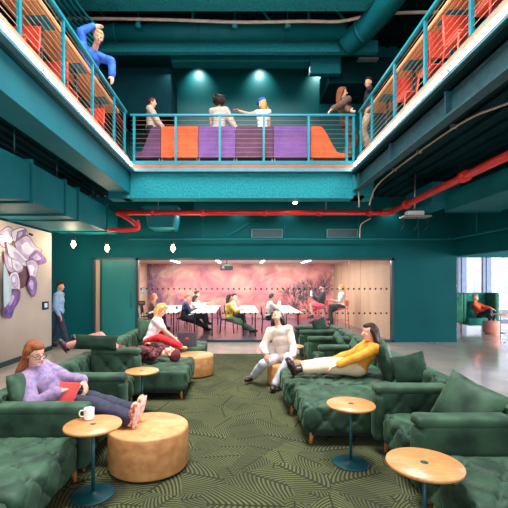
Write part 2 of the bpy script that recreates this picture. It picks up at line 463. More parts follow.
# meeting room poster, card reader
po = empty('poster', (-4.1, 16.9, 1.35), label='small teal and orange poster on the pale wall inside the meeting room', cat='poster')
B('paper', -4.148, -4.13, 16.3, 17.0, 1.15, 1.7, mat('poster_teal', (30,110,120), (190,220,215), .6, 9), po)
B('header_panel', -4.131, -4.126, 16.35, 16.95, 1.45, 1.64, mat('poster_orange', (220,120,70), (240,190,150), .6, 9), po)
rd = empty('wall_switch_panel', at(141, 303, WB-.02), label='black rectangular control panel on glass beside the teal door', cat='control panel')
p = at(141.5, 303, 10.66)
B('housing', p.x-.1, p.x+.09, 10.66, 10.70, p.z-.06, p.z+.06, BLACK, rd)
B('display', p.x-.07, p.x+.06, 10.655, 10.662, p.z-.02, p.z+.035, mat('dim_display', (70,60,50), (110,90,70), .3), rd)
# meeting room lights + projector
for i, x in enumerate((-2.45, -.82, .85, 2.5)):
    t = empty('linear_ceiling_light', (x, 14.8, 2.46), label='%s linear ceiling light in the meeting room' % ('first slim','second slim','third slim','fourth slim')[i]+', counted from the teal door', cat='ceiling light', group='meeting room ceiling lights')
    B('housing', x-.07, x+.07, 13.9, 15.7, 2.425, 2.459, WHITE, t)
    B('diffuser', x-.05, x+.05, 13.95, 15.65, 2.415, 2.426, WLED, t)
pj = empty('ceiling_projector', (-.42, 12.2, 2.2), label='black ceiling projector hanging behind the meeting room glass', cat='projector')
bm = bmesh.new(); box(bm, -.62, -.22, 12.1, 12.45, 2.02, 2.16); link('body', bm, BLACK, pj, smooth=False, bevel=.02, world=True)
T('mount_pole', [(-.42, 12.28, 2.16), (-.42, 12.28, 2.46)], .02, BLACK, pj)
bm = bmesh.new(); cone(bm, (-.52, 12.1, 2.09), .045, (-.52, 12.05, 2.09), .04, 14); link('lens', bm, STEEL, pj, world=True)
bm = bmesh.new(); box(bm, -.5, -.34, 12.2, 12.36, 2.16, 2.2); link('bracket', bm, STEEL, pj, smooth=False, world=True)
# windows beyond on the right
WY = 16.2
S(B('floor_terrace', 14, 30, -6, 60, -.2, -.05, CONC)); 
wn = empty('window_2', (9, WY, 0)); S(wn)
bm = bmesh.new()
for x in (6.6, 9.07, 10.1, 11.9, 13.6): box(bm, x, x+.12, WY, WY+.14, 0, 3.4)
box(bm, 6, 14, WY, WY+.12, 0, .08); box(bm, 6, 14, WY, WY+.12, 2.9, 3.0)
link('window_frame', bm, mat('grey_blue_window_frame', (96,110,140), None, .4), wn, smooth=False, world=True)
bm = bmesh.new(); box(bm, 9.2, 9.4, WY-.03, WY+.04, .09, 2.89); box(bm, 10.23, 10.43, WY-.03, WY+.04, .09, 2.89)
S(link('trim_40', bm, mat('blue_grey_column', (130,144,176), None, .6), smooth=False))
for x0, x1 in ((6.7,9.05),(9.15,10.15),(10.25,11.9),(12.0,13.6)):
    B('glass_pane', x0, x1, WY+.05, WY+.06, .08, 2.9, GLASS, wn)
S(B('wall_far_right_end', 6.0, 14, WY, WY+.15, 3.0, 4.0, TEALW))
S(B('wall_inner_side', 4.4, 6.0, WB+.15, 17.6, 0, 4.0, TEALW))
wn = empty('window_3', (13.9, 8, 0)); S(wn)
bm = bmesh.new()
for y in (-6, -3, 0, 3, 6, 9, 12, 15.9): box(bm, 13.85, 13.98, y, y+.1, 0, 3.6)
box(bm, 13.85, 13.98, -6, 16.1, 0, .08); box(bm, 13.85, 13.98, -6, 16.1, 3.5, 3.6)
link('window_frame', bm, mat('grey_blue_window_frame', (96,110,140)), wn, smooth=False, world=True)
# exterior building opposite
ex = empty('exterior_building', (14, 40, 0), label='pale office building seen through the far right windows', cat='building')
bm = bmesh.new(); box(bm, 4, 60, 40, 50, -10, 12)
link('facade', bm, mat('pale_facade', (226,228,238), (234,236,244), .8), ex, smooth=False, world=True)
for r_ in range(5):
    for c_ in range(8):
        B('facade_window', 15+c_*3, 16.3+c_*3, 39.9, 40.02, -6+r_*3.2, -4.4+r_*3.2, mat('sky_reflecting_pane', (176,190,216), None, .2), ex)
# ---------------------------------------------------------------- floor slabs, ceilings
def deck(name, x0, x1, y0, y1, z, m, axis='y', pitch=.2):
    bm = bmesh.new(); box(bm, x0, x1, y0, y1, z, z+.12)
    k = x0
    while k < x1-.1:
        box(bm, k, k+.07, y0, y1, z-.06, z); k += pitch
    return S(link(name, bm, m, smooth=False))
FLOORU = mat('upper_floor', (90,70,60), None, .6)
deck('ceiling', -9, -2.5, -5, 10.7, 4.02, TEALD)
deck('ceiling_right', 2.62, 14, -5, 16.3, 4.02, TEALD, pitch=.3)
deck('ceiling_under_rear_gallery', -2.5, 2.62, 8.9, 10.7, 4.02, TEALD)
S(B('floor_upper_left', -9, -2.5, -5, 12, 4.14, 4.25, FLOORU))
S(B('floor_upper_right', 2.62, 14, -5, 12, 4.14, 4.25, FLOORU))
S(B('floor_upper_rear', -2.5, 2.62, 8.72, 12, 4.14, 4.25, FLOORU))
# fascia left (smooth box beam), right (open I beam), rear (sprayed)
S(B('trim_2', -2.85, -2.45, -5, 8.62, 3.62, 4.04, FASC))
S(B('trim_3', -2.62, -2.42, -5, 8.62, 4.04, 4.08, FRAME))
S(B('trim_4', -2.62, -2.33, -5, 8.6, 4.085, 4.13, ALU))
BROWN = mat('bronze_curb', (150,96,70), None, .5)
S(B('trim_5', -2.62, -2.44, -5, 8.6, 4.13, 4.39, BROWN))
bm = bmesh.new(); box(bm, 2.62, 2.9, -5, 8.62, 4.0, 4.06); box(bm, 2.6, 2.64, -5, 8.62, 3.68, 4.0); box(bm, 2.5, 2.64, -5, 8.62, 3.645, 3.68)
for y in (1.2, 3.0, 4.8, 6.6, 8.4): box(bm, 2.53, 2.6, y, y+.03, 3.68, 4.0)
S(link('trim_6', bm, mat('dark_teal_steel', (10,62,70), (16,80,88), .6, 10, bump=.4), smooth=False))
S(B('trim_7', 2.49, 2.75, -5, 8.62, 4.05, 4.08, FRAME))
S(B('trim_8', 2.46, 2.75, -5, 8.6, 4.085, 4.13, ALU))
S(B('trim_9', 2.57, 2.75, -5, 8.6, 4.13, 4.39, BROWN))
S(B('trim_10', -2.45, 2.62, 8.72, 8.95, 3.56, 4.08, TEALT))
S(B('trim_11', -2.6, 2.74, 8.6, 8.97, 3.5, 3.56, TEALT))
S(B('trim_12', -2.45, 2.6, 8.6, 8.8, 4.09, 4.16, ALU))
S(B('trim_13', -2.45, 2.6, 8.66, 8.8, 4.16, 4.26, BROWN))
S(B('trim_14', 2.5, 2.95, 8.6, 9.0, 3.5, 4.0, TEALT))
S(B('trim_15', -2.92, -2.45, 8.62, 9.0, 3.5, 4.0, TEAL))
# LED lines
for nm, x0, x1, lab in (('l', -2.43, -2.37, 'long white LED strip under the left upper railing'), ('r', 2.50, 2.56, 'long white LED strip under the right upper railing')):
    t = empty('led_strip', ((x0+x1)/2, 4, 4.2), label=lab, cat='led strip', group='LED strips round the gallery edge')
    B('diffuser', x0, x1, -4.9, 8.58, 4.205, 4.25, LEDM, t)
    B('channel', x0 if nm == 'r' else x0-.005, x1+.005 if nm == 'r' else x1, -4.9, 8.58, 4.256, 4.266, BROWN, t)
    for y in (2.2, 3.4, 4.6, 5.8, 7.0, 8.2):
        xx = -2.335 if nm == 'l' else 2.465
        bm = bmesh.new(); cone(bm, (xx+(.004 if nm=='l' else -.004), y, 4.15), .022, (xx+(.03 if nm=='l' else -.03), y, 4.15), .018, 10)
        link('clip', bm, STEEL, t, world=True)
# ---------------------------------------------------------------- railings
RT, RB = 5.38, 4.31
RS = 4.40
def railing(name, pts, posts, label, wires=9):
    (x0, y0), (x1, y1) = pts
    RB = RS if x0 == x1 else 4.31
    t = empty(name, (pts[0][0], pts[0][1], RB), label=label, cat='railing', group='gallery railings')
    if x0 == x1:
        B('top_rail', x0-.03, x0+.03, y0, y1, RT-.03, RT+.01, TEALB, t)
        B('bottom_rail', x0-.02, x0+.02, y0, y1, RB, RB+.035, TEALB, t)
        for y in posts: B('post', x0-.02, x0+.02, y-.025, y+.025, RB-.05 if False else RB, RT-.03, TEALB, t)
    else:
        B('top_rail', x0, x1, y0-.03, y0+.03, RT-.03, RT+.01, TEALB, t)
        B('bottom_rail', x0, x1, y0-.03, y0+.02, RB-.04, RB+.035, TEALB, t)
        for x in posts: B('post', x-.025, x+.025, y0-.02, y0+.02, RB, RT-.03, TEALB, t)
    for k in range(wires):
        z = RB+.035+(RT-RB-.1)*(k+1)/(wires+.6)
        T('cable', [(x0, y0, z), (x1, y1, z)], .0048, WIRE, t, 6)
railing('balcony_railing', [(-2.5, .5), (-2.5, 8.55)], [1.2, 2.25, 3.3, 4.41, 5.51, 6.6, 7.74, 8.45], 'turquoise cable railing along the left balcony')
railing('balcony_railing', [(2.62, .5), (2.62, 8.55)], [1.2, 2.25, 3.3, 4.41, 5.51, 6.6, 7.74, 8.45], 'turquoise cable railing along the right balcony')
railing('balcony_railing', [(-2.44, 8.7), (2.57, 8.7)], [-2.36, -1.43, -.45, .53, 1.53, 2.38, 2.53], 'turquoise cable railing across the rear gallery')
# corner gate struts
for sx, xa in ((-1, -2.36), (1, 2.38)):
    pass
# balcony tables with plate-and-column pedestals
def bar_table(sgn, off):
    x0, x1 = (-3.12, -2.62) if sgn < 0 else (2.74, 3.24)
    t = empty('long_bar_table', (x0, 5, 4.25), label='long planked wooden bar table behind the %s balcony railing' % ('left' if sgn < 0 else 'right'), cat='table', group='balcony bar tables')
    B('table_top', x0, x1, 1.5, 8.45, 5.31, 5.37, PLANK, t)
    for y in (3.15, 4.3, 5.5, 6.67, 7.85):
        y += off; xc = (x0+x1)/2 + (.06 if sgn < 0 else -.06)
        pl = B('support_plate', xc-.14, xc+.14, y-.15, y+.15, 5.295, 5.31, TEALB, t)
        B('pedestal', xc-.02, xc+.02, y-.02, y+.02, 4.27, 5.295, TEALF, t)
        B('foot_plate', xc-.12, xc+.12, y-.14, y+.14, 4.25, 4.27, TEALF, t)
bar_table(-1, 0); bar_table(1, -.1)
# ---------------------------------------------------------------- services at ground level
def duct_left():
    t = empty('air_duct', (-3.8, 6, 3), label='large rectangular teal air duct over the grey wall', cat='duct')
    secs = [(3.2, 6.0, 2.42, 2.9, 3.35, 3.5), (6.03, 7.15, 2.9, 2.9, 3.5, 3.5), (7.18, 7.72, 2.88, 2.88, 3.48, 3.48), (7.75, 9.4, 2.88, 2.88, 3.48, 3.48), (9.43, 10.3, 2.88, 2.88, 3.45, 3.45)]
    for y0, y1, za, zb, ta, tb in secs:
        bm = bmesh.new(); vs = box(bm, -4.58, -3.22, y0, y1, 0, 1)
        for v in vs:
            near = abs(v.co.y-y0) < 1e-4
            v.co.z = (za if near else zb) if v.co.z < .5 else (ta if near else tb)
        link('duct_section', bm, TEAL, t, smooth=False, bevel=.02, world=True)
    for y, z0, z1 in ((6.0, 2.86, 3.54), (7.15, 2.86, 3.54), (7.72, 2.85, 3.52), (9.4, 2.85, 3.52)):
        B('flange', -4.6, -3.19, y, y+.035, z0, z1, TEAL, t)
    for y in (4.3, 5.6, 6.9, 8.6):
        T('hanger_rod', [(-3.24, y, 3.45), (-3.24, y, 4.0)], .008, FRAME, t, 6)
duct_left()
t = empty('air_duct', (4.8, 7, 3), label='rectangular dark teal duct under the right ceiling', cat='duct')
B('duct_section', 4.3, 5.4, 4.2, 8.1, 3.12, 3.5, TEAL, t, bevel=.02)
B('duct_section', 4.0, 4.6, 8.13, 9.4, 3.3, 3.75, TEAL, t, bevel=.02)
B('flange', 4.27, 5.43, 8.1, 8.13, 3.1, 3.53, TEAL, t)
t = empty('air_duct', (-1.9, 10, 3), label='short boxy teal duct hanging over the glass left end', cat='duct')
bm = bmesh.new(); vs = box(bm, -2.3, -1.5, 9.3, 10.1, 2.95, 3.5)
for v in vs:
    if v.co.z < 3.0: v.co.x = -1.9+(v.co.x+1.9)*.75
link('duct_section', bm, TEAL, t, smooth=False, bevel=.03, world=True)
B('flange', -2.34, -1.46, 9.28, 10.12, 3.42, 3.46, TEAL, t)
t = empty('air_duct', (.5, 10.3, 3), label='long flat teal duct above the meeting room glass', cat='duct')
B('duct_section', -1.2, 3.4, 10.1, 10.42, 3.45, 3.8, TEAL, t, bevel=.02)
# red sprinkler main
t = empty('sprinkler_pipe', (0, 9.3, 3.3), label='thick red sprinkler pipe crossing under the rear gallery', cat='pipe')
T('pipe_run', [(-2.95, 9.3, 3.3), (3.4, 9.3, 3.3)], .062, RED, t, 14)
T('pipe_elbow', smoothpath([(3.36, 9.3, 3.3), (3.5, 9.27, 3.3), (3.58, 9.1, 3.3)]), .075, RED, t, 14)
T('pipe_run', [(3.56, 9.15, 3.3), (3.45, 2.5, 3.3)], .062, RED, t, 14)
T('pipe_branch', smoothpath([(-2.92, 9.3, 3.3), (-2.6, 9.25, 3.12), (-2.45, 9.25, 2.98)], 5), .05, RED, t, 12)
T('pipe_branch', smoothpath([(-2.45, 9.25, 3.1), (-2.42, 9.25, 2.92), (-2.7, 9.25, 2.88), (-3.15, 9.3, 2.9)], 5), .05, RED, t, 12)
for x in (-2.1, -.9, .6, 1.9, 3.1):
    bm = bmesh.new(); cone(bm, (x-.05, 9.3, 3.3), .078, (x+.05, 9.3, 3.3), .078, 14); link('coupling', bm, RED, t, world=True)
for y in (8.3, 6.1, 4.0):
    bm = bmesh.new(); xx = 3.45+(y-2.5)*.11/6.65; cone(bm, (xx, y-.07, 3.3), .09, (xx, y+.07, 3.3), .09, 14); link('coupling', bm, RED, t, world=True)
for x in (-2.1, 1.9): T('hanger_rod', [(x+.15, 9.3, 3.36), (x+.15, 9.3, 4.0)], .008, STEEL, t, 6)
# slim teal conduit along the rear wall
t = empty('slim_pipe', (0, 10.4, 2.8), label='slim teal pipe running along the wall above the glass', cat='pipe')
T('pipe_run', smoothpath([(-3.0, 10.5, 2.8), (5.0, 10.5, 2.8), (5.5, 10.3, 2.8), (5.7, 9.9, 2.8), (5.7, 3.5, 2.8)], 6), .025, TEAL, t, 8)
for x in (-1, 1.2, 3.2, 4.8): T('hanger_rod', [(x, 10.5, 2.82), (x, 10.5, 4.0)], .008, TEAL, t, 6)
for y in (9.4, 7.6, 6.0): T('hanger_rod', [(5.7, y, 2.82), (5.7, y, 4.0)], .012, TEAL, t, 6)
# diagonal drop pipes
o = T('slanted_pipe', [(.25, 10.55, 3.25), (-.35, 10.55, 2.88)], .02, TEAL); tag(o, 'short slanted teal pipe above the glass, nearer the projector', 'pipe')
o = T('bent_conduit', smoothpath([(3.25, 10.6, 2.85), (3.27, 10.6, 3.15), (3.33, 10.6, 3.25), (3.55, 10.6, 3.38)], 5), .018, CONDUIT); tag(o, 'bent pale conduit on the wall beside the red pipe elbow', 'conduit')
# conduit right
t = empty('conduit', (3.1, 7, 4), label='curved beige conduit under the right balcony beam', cat='conduit')
T('conduit_run', smoothpath([(3.9, 4.2, 3.91), (3.35, 5.0, 3.91), (3.13, 5.7, 3.91), (3.12, 8.0, 3.91), (2.95, 8.5, 3.7), (2.85, 8.6, 3.35)], 8), .016, CONDUIT, t, 8)
for y in (5.7, 6.8, 7.9): B('clip', 3.08, 3.17, y, y+.03, 3.9, 3.955, STEEL, t)
T('drop_conduit', [(2.6, 8.58, 3.85), (2.62, 8.58, 3.3)], .016, CONDUIT, t, 8)
# wireless tray hung on a pole
t = empty('hanging_projector_bracket', (3.8, 8.5, 3.1), label='pale equipment tray hanging on a pole beside the red pipe', cat='bracket')
T('pole', [(3.8, 8.5, 3.2), (3.82, 8.5, 4.0)], .018, STEEL, t, 8)
B('tray', 3.52, 4.12, 8.35, 8.65, 3.05, 3.09, STEEL, t, bevel=.01)
B('device', 3.62, 3.98, 8.4, 8.6, 3.09, 3.19, WHITE, t, bevel=.02)
for x in (3.55, 3.85, 4.08): T('cable', smoothpath([(x, 8.5, 3.06), (x+.02, 8.5, 2.9), (x-.06, 8.5, 2.78)]), .007, BLACK, t, 6)
# air grilles
for i, (px, lab) in enumerate(((267, 'slatted wall air grille nearer the red pipe middle'), (342, 'slatted wall air grille nearer the red pipe elbow'))):
    x = (px-240)*10.68/F
    t = empty('air_grille', (x, 10.68, 2.98), label=lab, cat='air grille', group='air grilles above the glass')
    B('louvre_panel', x-.4, x+.4, 10.66, 10.698, 2.88, 3.08, GRILLE, t)
    bm = bmesh.new()
    box(bm, x-.43, x+.43, 10.645, 10.699, 3.08, 3.1); box(bm, x-.43, x+.43, 10.645, 10.699, 2.86, 2.88)
    box(bm, x-.43, x-.4, 10.645, 10.699, 2.88, 3.08); box(bm, x+.4, x+.43, 10.645, 10.699, 2.88, 3.08)
    link('grille_frame', bm, mat('grille_rim', (60,112,116), None), t, smooth=False, world=True)
# jar lamps
def jar_lamp(p, top, label, s=1):
    t = empty('jar_pendant_lamp', p, label=label, cat='pendant lamp', group='small jar pendant lamps')
    x, y, z = p
    lath('glass_jar', [(0,-.07*s),(.03*s,-.07*s),(.05*s,-.05*s),(.055*s,0),(.045*s,.05*s),(.035*s,.07*s)], GLASS, t)
    lath('bulb', [(0,-.05*s),(.03*s,-.035*s),(.038*s,-.005*s),(.025*s,.03*s),(.015*s,.05*s)], BULB, t, sharp=False)
    lath('cap', [(.0,.105*s),(.03*s,.1*s),(.042*s,.07*s),(.04*s,.055*s),(.0,.055*s)], BLACK, t)
    T('cord', [(x, y, z+.1*s), (x, y, top)], .005, BLACK, t, 6)
    l = bpy.data.lights.new('lamp', 'POINT'); l.energy = 16; l.color = (1,.8,.55); l.shadow_soft_size = .05
    lo = bpy.data.objects.new('lamp_light', l); COL.objects.link(lo); lo.location = (x, y-.13, z-.06)
jar_lamp(at(73.5, 244, 9.6), 2.875, s=1.5, label='glowing jar lamp nearest the grey mural wall end')
jar_lamp(at(107, 248, 9.9), 2.875, s=1.5, label='glowing jar lamp hanging over the teal door')
jar_lamp(at(173, 248, 9.7), 2.945, s=1.5, label='glowing jar lamp hanging over the glass left end')
t = empty('wall_lamp', (-4.5, 7.4, 2.45), label='glowing lamp fixed high on the grey wall beside the mural flower', cat='wall lamp')
for y in (7.34, 7.5):
    bm = bmesh.new(); ell(bm, (-4.44, y, 2.46), (.045,.045,.045)); link('bulb', bm, BULB, t, world=True)
B('fixture_base', -4.598, -4.5, 7.25, 7.6, 2.5, 2.53, STEEL, t)
l = bpy.data.lights.new('lamp', 'POINT'); l.energy = 4; l.color = (1,.8,.6); l.shadow_soft_size = .05
lo = bpy.data.objects.new('wall_lamp_light', l); COL.objects.link(lo); lo.location = (-4.3, 7.42, 2.46)
# downlight in the rear beam
t = empty('downlight', (1.28, 9.05, 3.48), label='small warm downlight glowing under the rear beam', cat='downlight')
bm = bmesh.new(); cone(bm, (1.28, 9.05, 3.47), .05, (1.28, 9.05, 3.5), .05, 14); link('lens', bm, BULB, t, world=True)
bm = bmesh.new(); cone(bm, (1.28, 9.05, 3.501), .07, (1.28, 9.05, 3.56), .07, 14); link('housing', bm, BLACK, t, world=True)
# detectors and signs on the grey wall
t = empty('wall_camera', (-4.5, 8.5, 2.7), label='tiny black camera high on the grey wall end', cat='camera')
B('bracket', -4.6, -4.57, 8.5, 8.55, 2.68, 2.72, BLACK, t); bm = bmesh.new(); ell(bm, (-4.55, 8.53, 2.68), (.03,.03,.025)); link('dome', bm, BLACK, t, world=True)
t = empty('wall_sign', (-4.59, 8.9, 1.1), label='small black sign with pale symbol on the grey wall', cat='sign')
B('plate', -4.6, -4.58, 9.06, 9.34, 1.0, 1.19, BLACK, t)
B('pictogram', -4.581, -4.577, 9.13, 9.27, 1.05, 1.15, mat('cyan_white', (190,225,235), None), t)
# ---------------------------------------------------------------- flower mural on grey wall
def flower():
    t = empty('flower_mural', (-4.59, 8, 1.9), label='painted purple flower petals on the grey wall', cat='mural')
    P1 = mat('petal_lilac', (168,142,186), (206,188,216), .7, 2, stretch=(1,2,3)); P2 = mat('petal_violet', (104,72,142), (150,116,178), .7, 2, stretch=(1,3,2))
    P3 = mat('petal_white', (206,204,220), (226,222,232), .7, 5); P4 = mat('petal_plum', (78,44,58), (110,70,84), .7, 5); P5 = mat('petal_deep_violet', (62,44,120), (104,80,160), .7, 7)
    P6 = mat('petal_pale_teal', (150,180,190), (190,208,214), .7, 5)
    def W(px, py):
        d = -4.6*F/(px-240); return (d, H-(py-282)*d/F)
    sh = [
      (P1, [(0,232),(8,227),(13,232),(12,243),(5,247),(0,243)]),
      (P3, [(11,232),(20,228),(26,231),(25,238),(20,246),(14,243)]),
      (P2, [(17,232),(24,230),(25,234),(20,241),(16,240)]),
      (P4, [(10,250),(26,246),(34,262),(28,283),(16,288),(4,270)]),
      (P1, [(14,243),(26,236),(34,246),(40,250),(36,257),(28,262),(18,256)]),
      (P2, [(28,258),(35,251),(41,255),(45,261),(40,264),(33,264)]),
      (P3, [(5,243),(14,248),(24,258),(29,262),(25,266),(14,262),(8,256)]),
      (P1, [(2,252),(10,258),(18,263),(21,270),(12,273),(5,268)]),
      (P3, [(10,259),(18,262),(21,268),(15,271),(11,267)]),
      (P1, [(24,262),(31,260),(36,266),(33,278),(31,288),(28,276)]),
      (P2, [(29,276),(34,280),(34,291),(31,296),(26,288),(26,282)]),
      (P3, [(8,274),(14,272),(17,282),(16,292),(9,290),(6,282)]),
      (P1, [(10,275),(14,276),(15,284),(11,287),(8,281)]),
      (P5, [(8,290),(16,291),(16,300),(11,309),(8,317),(2,316),(0,310),(2,303)]),
      (P2, [(3,303),(10,292),(15,294),(11,306),(5,312)]),
      (P6, [(0,262),(4,272),(8,284),(7,298),(3,305),(0,304)]),
    ]
    OUTL = mat('petal_brown_outline', (122,74,70), (140,92,92), .7, 3); HI = mat('petal_highlight', (218,206,228), (236,230,240), .7, 3)
    ext = []
    for m, poly in sh:
        cx = sum(p[0] for p in poly)/len(poly); cy = sum(p[1] for p in poly)/len(poly)
        g = lambda f, ox=0, oy=0: [(cx+(p[0]-cx)*f+ox, cy+(p[1]-cy)*f+oy) for p in poly]
        if m not in (P6, P4): ext.append(('petal_outline', OUTL, g(1.1)))
        ext.append(('petal', m, poly))
        if m in (P1, P2, P5): ext.append(('petal_highlight', HI if m is P1 else P1, g(.5, -1, -1.2)))
        if m is P3: ext.append(('petal_highlight', P1, g(.5, 1, 1.5)))
    for i, (nm_, m, poly) in enumerate(ext):
        bm = bmesh.new(); x = -4.598+.0016*i
        cx = sum(p[0] for p in poly)/len(poly); cy = sum(p[1] for p in poly)/len(poly)
        pts = []
        n = len(poly)
        sp = smoothpath([V((p[0], p[1], 0)) for p in poly+[poly[0]]], 4)[:-1]
        f, b = [], []
        for q in sp:
            y, z = W(q.x, q.y); f.append(bm.verts.new((x+.0014, y, z))); b.append(bm.verts.new((x, y, z)))
        bm.faces.new(f); bm.faces.new(list(reversed(b)))
        for k in range(len(f)): bm.faces.new((f[k], f[(k+1)%len(f)], b[(k+1)%len(f)], b[k]))
        link(nm_, bm, m, t, smooth=False, world=True)
flower()
# ---------------------------------------------------------------- upper storey
UW = 11.5
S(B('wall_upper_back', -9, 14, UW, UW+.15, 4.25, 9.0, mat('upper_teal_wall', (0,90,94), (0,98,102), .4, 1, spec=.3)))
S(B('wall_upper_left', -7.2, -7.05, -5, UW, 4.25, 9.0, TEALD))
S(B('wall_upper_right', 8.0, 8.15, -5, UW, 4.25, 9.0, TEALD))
deck('ceiling_upper', -9, 9, -5, 12, 8.6, TEALD, pitch=.35)
S(B('trim_16', -4.0, 2.95, 8.25, 8.6, 7.62, 8.3, TEALT))
S(B('trim_17', -4.2, 3.4, 9.6, 9.75, 7.32, 7.6, TEALT))
S(B('trim_18', -9, -1.85, 10.4, UW, 6.1, 7.35, mat('dark_bulkhead', (2,46,52), None, .8, spec=.1)))
S(B('trim_19', 2.35, 8, 10.3, UW, 6.9, 7.6, mat('dark_bulkhead', (6,52,56))))
t = empty('air_duct', (0, 9.4, 7.7), label='long horizontal teal duct below the upper ceiling', cat='duct')
T('duct_section', [(-4.5, 9.35, 7.65), (2.5, 9.35, 7.65)], .2, TEAL, t, 24)
for x in (-3, -1, 1): T('flange', [(x, 9.35, 7.65), (x+.04, 9.35, 7.65)], .215, TEAL, t, 24)
t = empty('air_duct', (3, 8.5, 7.7), label='fat round teal duct rising toward the top of the picture', cat='duct')
T('duct_section', smoothpath([(2.6, 9.5, 7.45), (2.85, 9.1, 7.5), (3.05, 8.6, 7.55), (3.2, 8.0, 7.6), (3.5, 6.8, 7.7)], 5), .27, TEAL, t, 24)
T('flange', [(2.84, 9.1, 7.5), (2.87, 9.05, 7.505)], .29, TEAL, t, 24)
t = empty('air_duct', (0, 10.6, 7.3), label='wide flat teal duct in front of the upper rear wall', cat='duct')
B('duct_section', -1.8, 2.3, 10.1, 10.45, 7.36, 7.8, TEAL, t, bevel=.03)
B('duct_section', 1.8, 2.6, 10.0, 10.19, 7.0, 7.5, TEAL, t, bevel=.03)
o = T('cable_bundle', smoothpath([(-5, 8.9, 7.66), (-3, 8.9, 7.66), (-1.5, 8.9, 7.63), (0, 8.9, 7.58), (1.5, 8.9, 7.6), (2.3, 8.9, 7.6), (3.2, 8.8, 7.7), (5, 8.8, 7.75)], 6), .035, CONDUIT, n=8)
tag(o, 'beige cable bundle sagging under the upper ceiling', 'cable')
for i, x in enumerate((-.12, 1.1, -2.35)):
    t = empty('spotlight', (x, 9.0, 7.8), label='teal spotlight canister on the upper ceiling, %s' % ('above the capped person', 'nearer the fat round duct', 'nearer the blonde person')[i], cat='spotlight', group='upper ceiling spotlights')
    bm = bmesh.new(); cone(bm, (x, 9.0, 7.52), .075, (x, 9.0, 7.68), .06, 16); link('can', bm, TEALB, t, world=True)
    T('stem', [(x, 9.0, 7.68), (x, 9.0, 8.55)], .012, TEAL, t, 6)
for i, x in enumerate((-3.6, -1.1, .2, 1.6, 1.95)):
    o = T('ceiling_pipe', [(x, 9.1, 8.4), (x+(.0 if i % 2 else .5), 9.1, 7.75)], .03, TEAL, n=8)
    tag(o, 'thin teal hanging pipe under the upper ceiling, %s' % ('above the left balcony', 'above the afro haired person', 'slanting beside a spotlight', 'close to the fat duct', 'touching the fat duct side')[i], 'pipe', 'thin upper pipes')
t = empty('pipe_rack', (-4.2, 8.5, 7.3), label='bank of parallel teal pipes above the left balcony', cat='pipes')
for k in range(6):
    T('pipe_run', smoothpath([(-3.4-.12*k, 6.2, 7.3), (-3.3-.12*k, 8.0, 7.3), (-3.1-.05*k, 8.9, 7.25-.06*k), (-3.6, 9.3, 7.2-.06*k)], 5), .028, TEAL, t, 8)
t = empty('red_riser_pipe', (-3.2, 9, 6), label='dark red slanting pipes behind the left balcony corner', cat='pipe')
for k in range(2): T('pipe_run', [(-4.05+.1*k, 10.2, 7.2), (-3.05+.1*k, 10.2, 5.6)], .03, DRED, t, 8)
# exit-style louvre diffuser at the upper right
t = empty('ceiling_diffuser', (3.2, 9.7, 7.2), label='slim pale air diffuser beside the upper right bulkhead', cat='diffuser')
B('plate', 2.95, 3.45, 9.7, 9.85, 7.2, 7.24, STEEL, t)
# lounge modules on the gallery
PUR = mat('plum_upholstery', (92,52,92), (106,64,106), .8, 5, sheen=.2); PUR2 = mat('violet_upholstery', (120,74,146), (132,86,158), .8, 5, sheen=.2)
PUR3 = mat('mulberry_upholstery', (96,54,84), (108,64,96), .8, 5, sheen=.2); ORG = mat('orange_upholstery', (232,92,44), (240,104,54), .8, 5, sheen=.2)
def gallery_seat(x0, x1, m, label, slope=0):
    t = empty('lounge_module', ((x0+x1)/2, 9.1, 4.25), label=label, cat='sofa module', group='coloured lounge modules behind the rear railing')
    bm = bmesh.new()
    prof = []
    n = 14
    for k in range(n+1):
        u = k/n
        if slope == 0: z = 5.24
        else:
            uu = u if slope > 0 else 1-u
            s_ = min(1, max(0, (uu-.25)/.55)); z = 5.24-(.62 if slope > 0 else .62)*(s_*s_*(3-2*s_))
        prof.append((x0+.004+(x1-x0-.008)*u, z))
    zb = 4.5
    lo = [(bm.verts.new((x, 8.95, zb)), bm.verts.new((x, 9.3, zb))) for x, z in prof]
    hi = [(bm.verts.new((x, 8.98, z)), bm.verts.new((x, 9.18, z))) for x, z in prof]
    for k in range(n):
        bm.faces.new((lo[k][0], lo[k+1][0], hi[k+1][0], hi[k][0])); bm.faces.new((hi[k][0], hi[k+1][0], hi[k+1][1], hi[k][1]))
        bm.faces.new((hi[k][1], hi[k+1][1], lo[k+1][1], lo[k][1])); bm.faces.new((lo[k][1], lo[k+1][1], lo[k+1][0], lo[k][0]))
    for k in (0, n): bm.faces.new((lo[k][0], hi[k][0], hi[k][1], lo[k][1]))
    link('backrest', bm, m, t, smooth=False, bevel=.02, world=True)
    pad('seat', x0+.01, x1-.01, 9.31, 9.5, 4.45, 4.68, m, t, r=.04, step=.1)
    for x in (x0+.03, x1-.03):
        for y in (8.98, 9.44): T('leg', [(x, y, 4.25), (x, y, 4.5)], .014, STEEL, t, 8)
X = lambda px: (px-240)*8.95/F
gallery_seat(X(133), X(160.5), PUR, 'plum lounge module with sloping left end', -1)
gallery_seat(X(160.5), X(198), ORG, 'orange square-backed lounge module between plum and violet ones')
gallery_seat(X(198), X(235.5), PUR2, 'bright violet lounge module in front of the afro haired person')
gallery_seat(X(235.5), X(273.5), PUR3, 'mulberry lounge module in front of the blue capped person')
gallery_seat(X(273.5), X(311), PUR2, 'violet lounge module beside the orange chaise end')
gallery_seat(X(311), X(348), ORG, 'orange lounge module with sloping chaise end', 1)
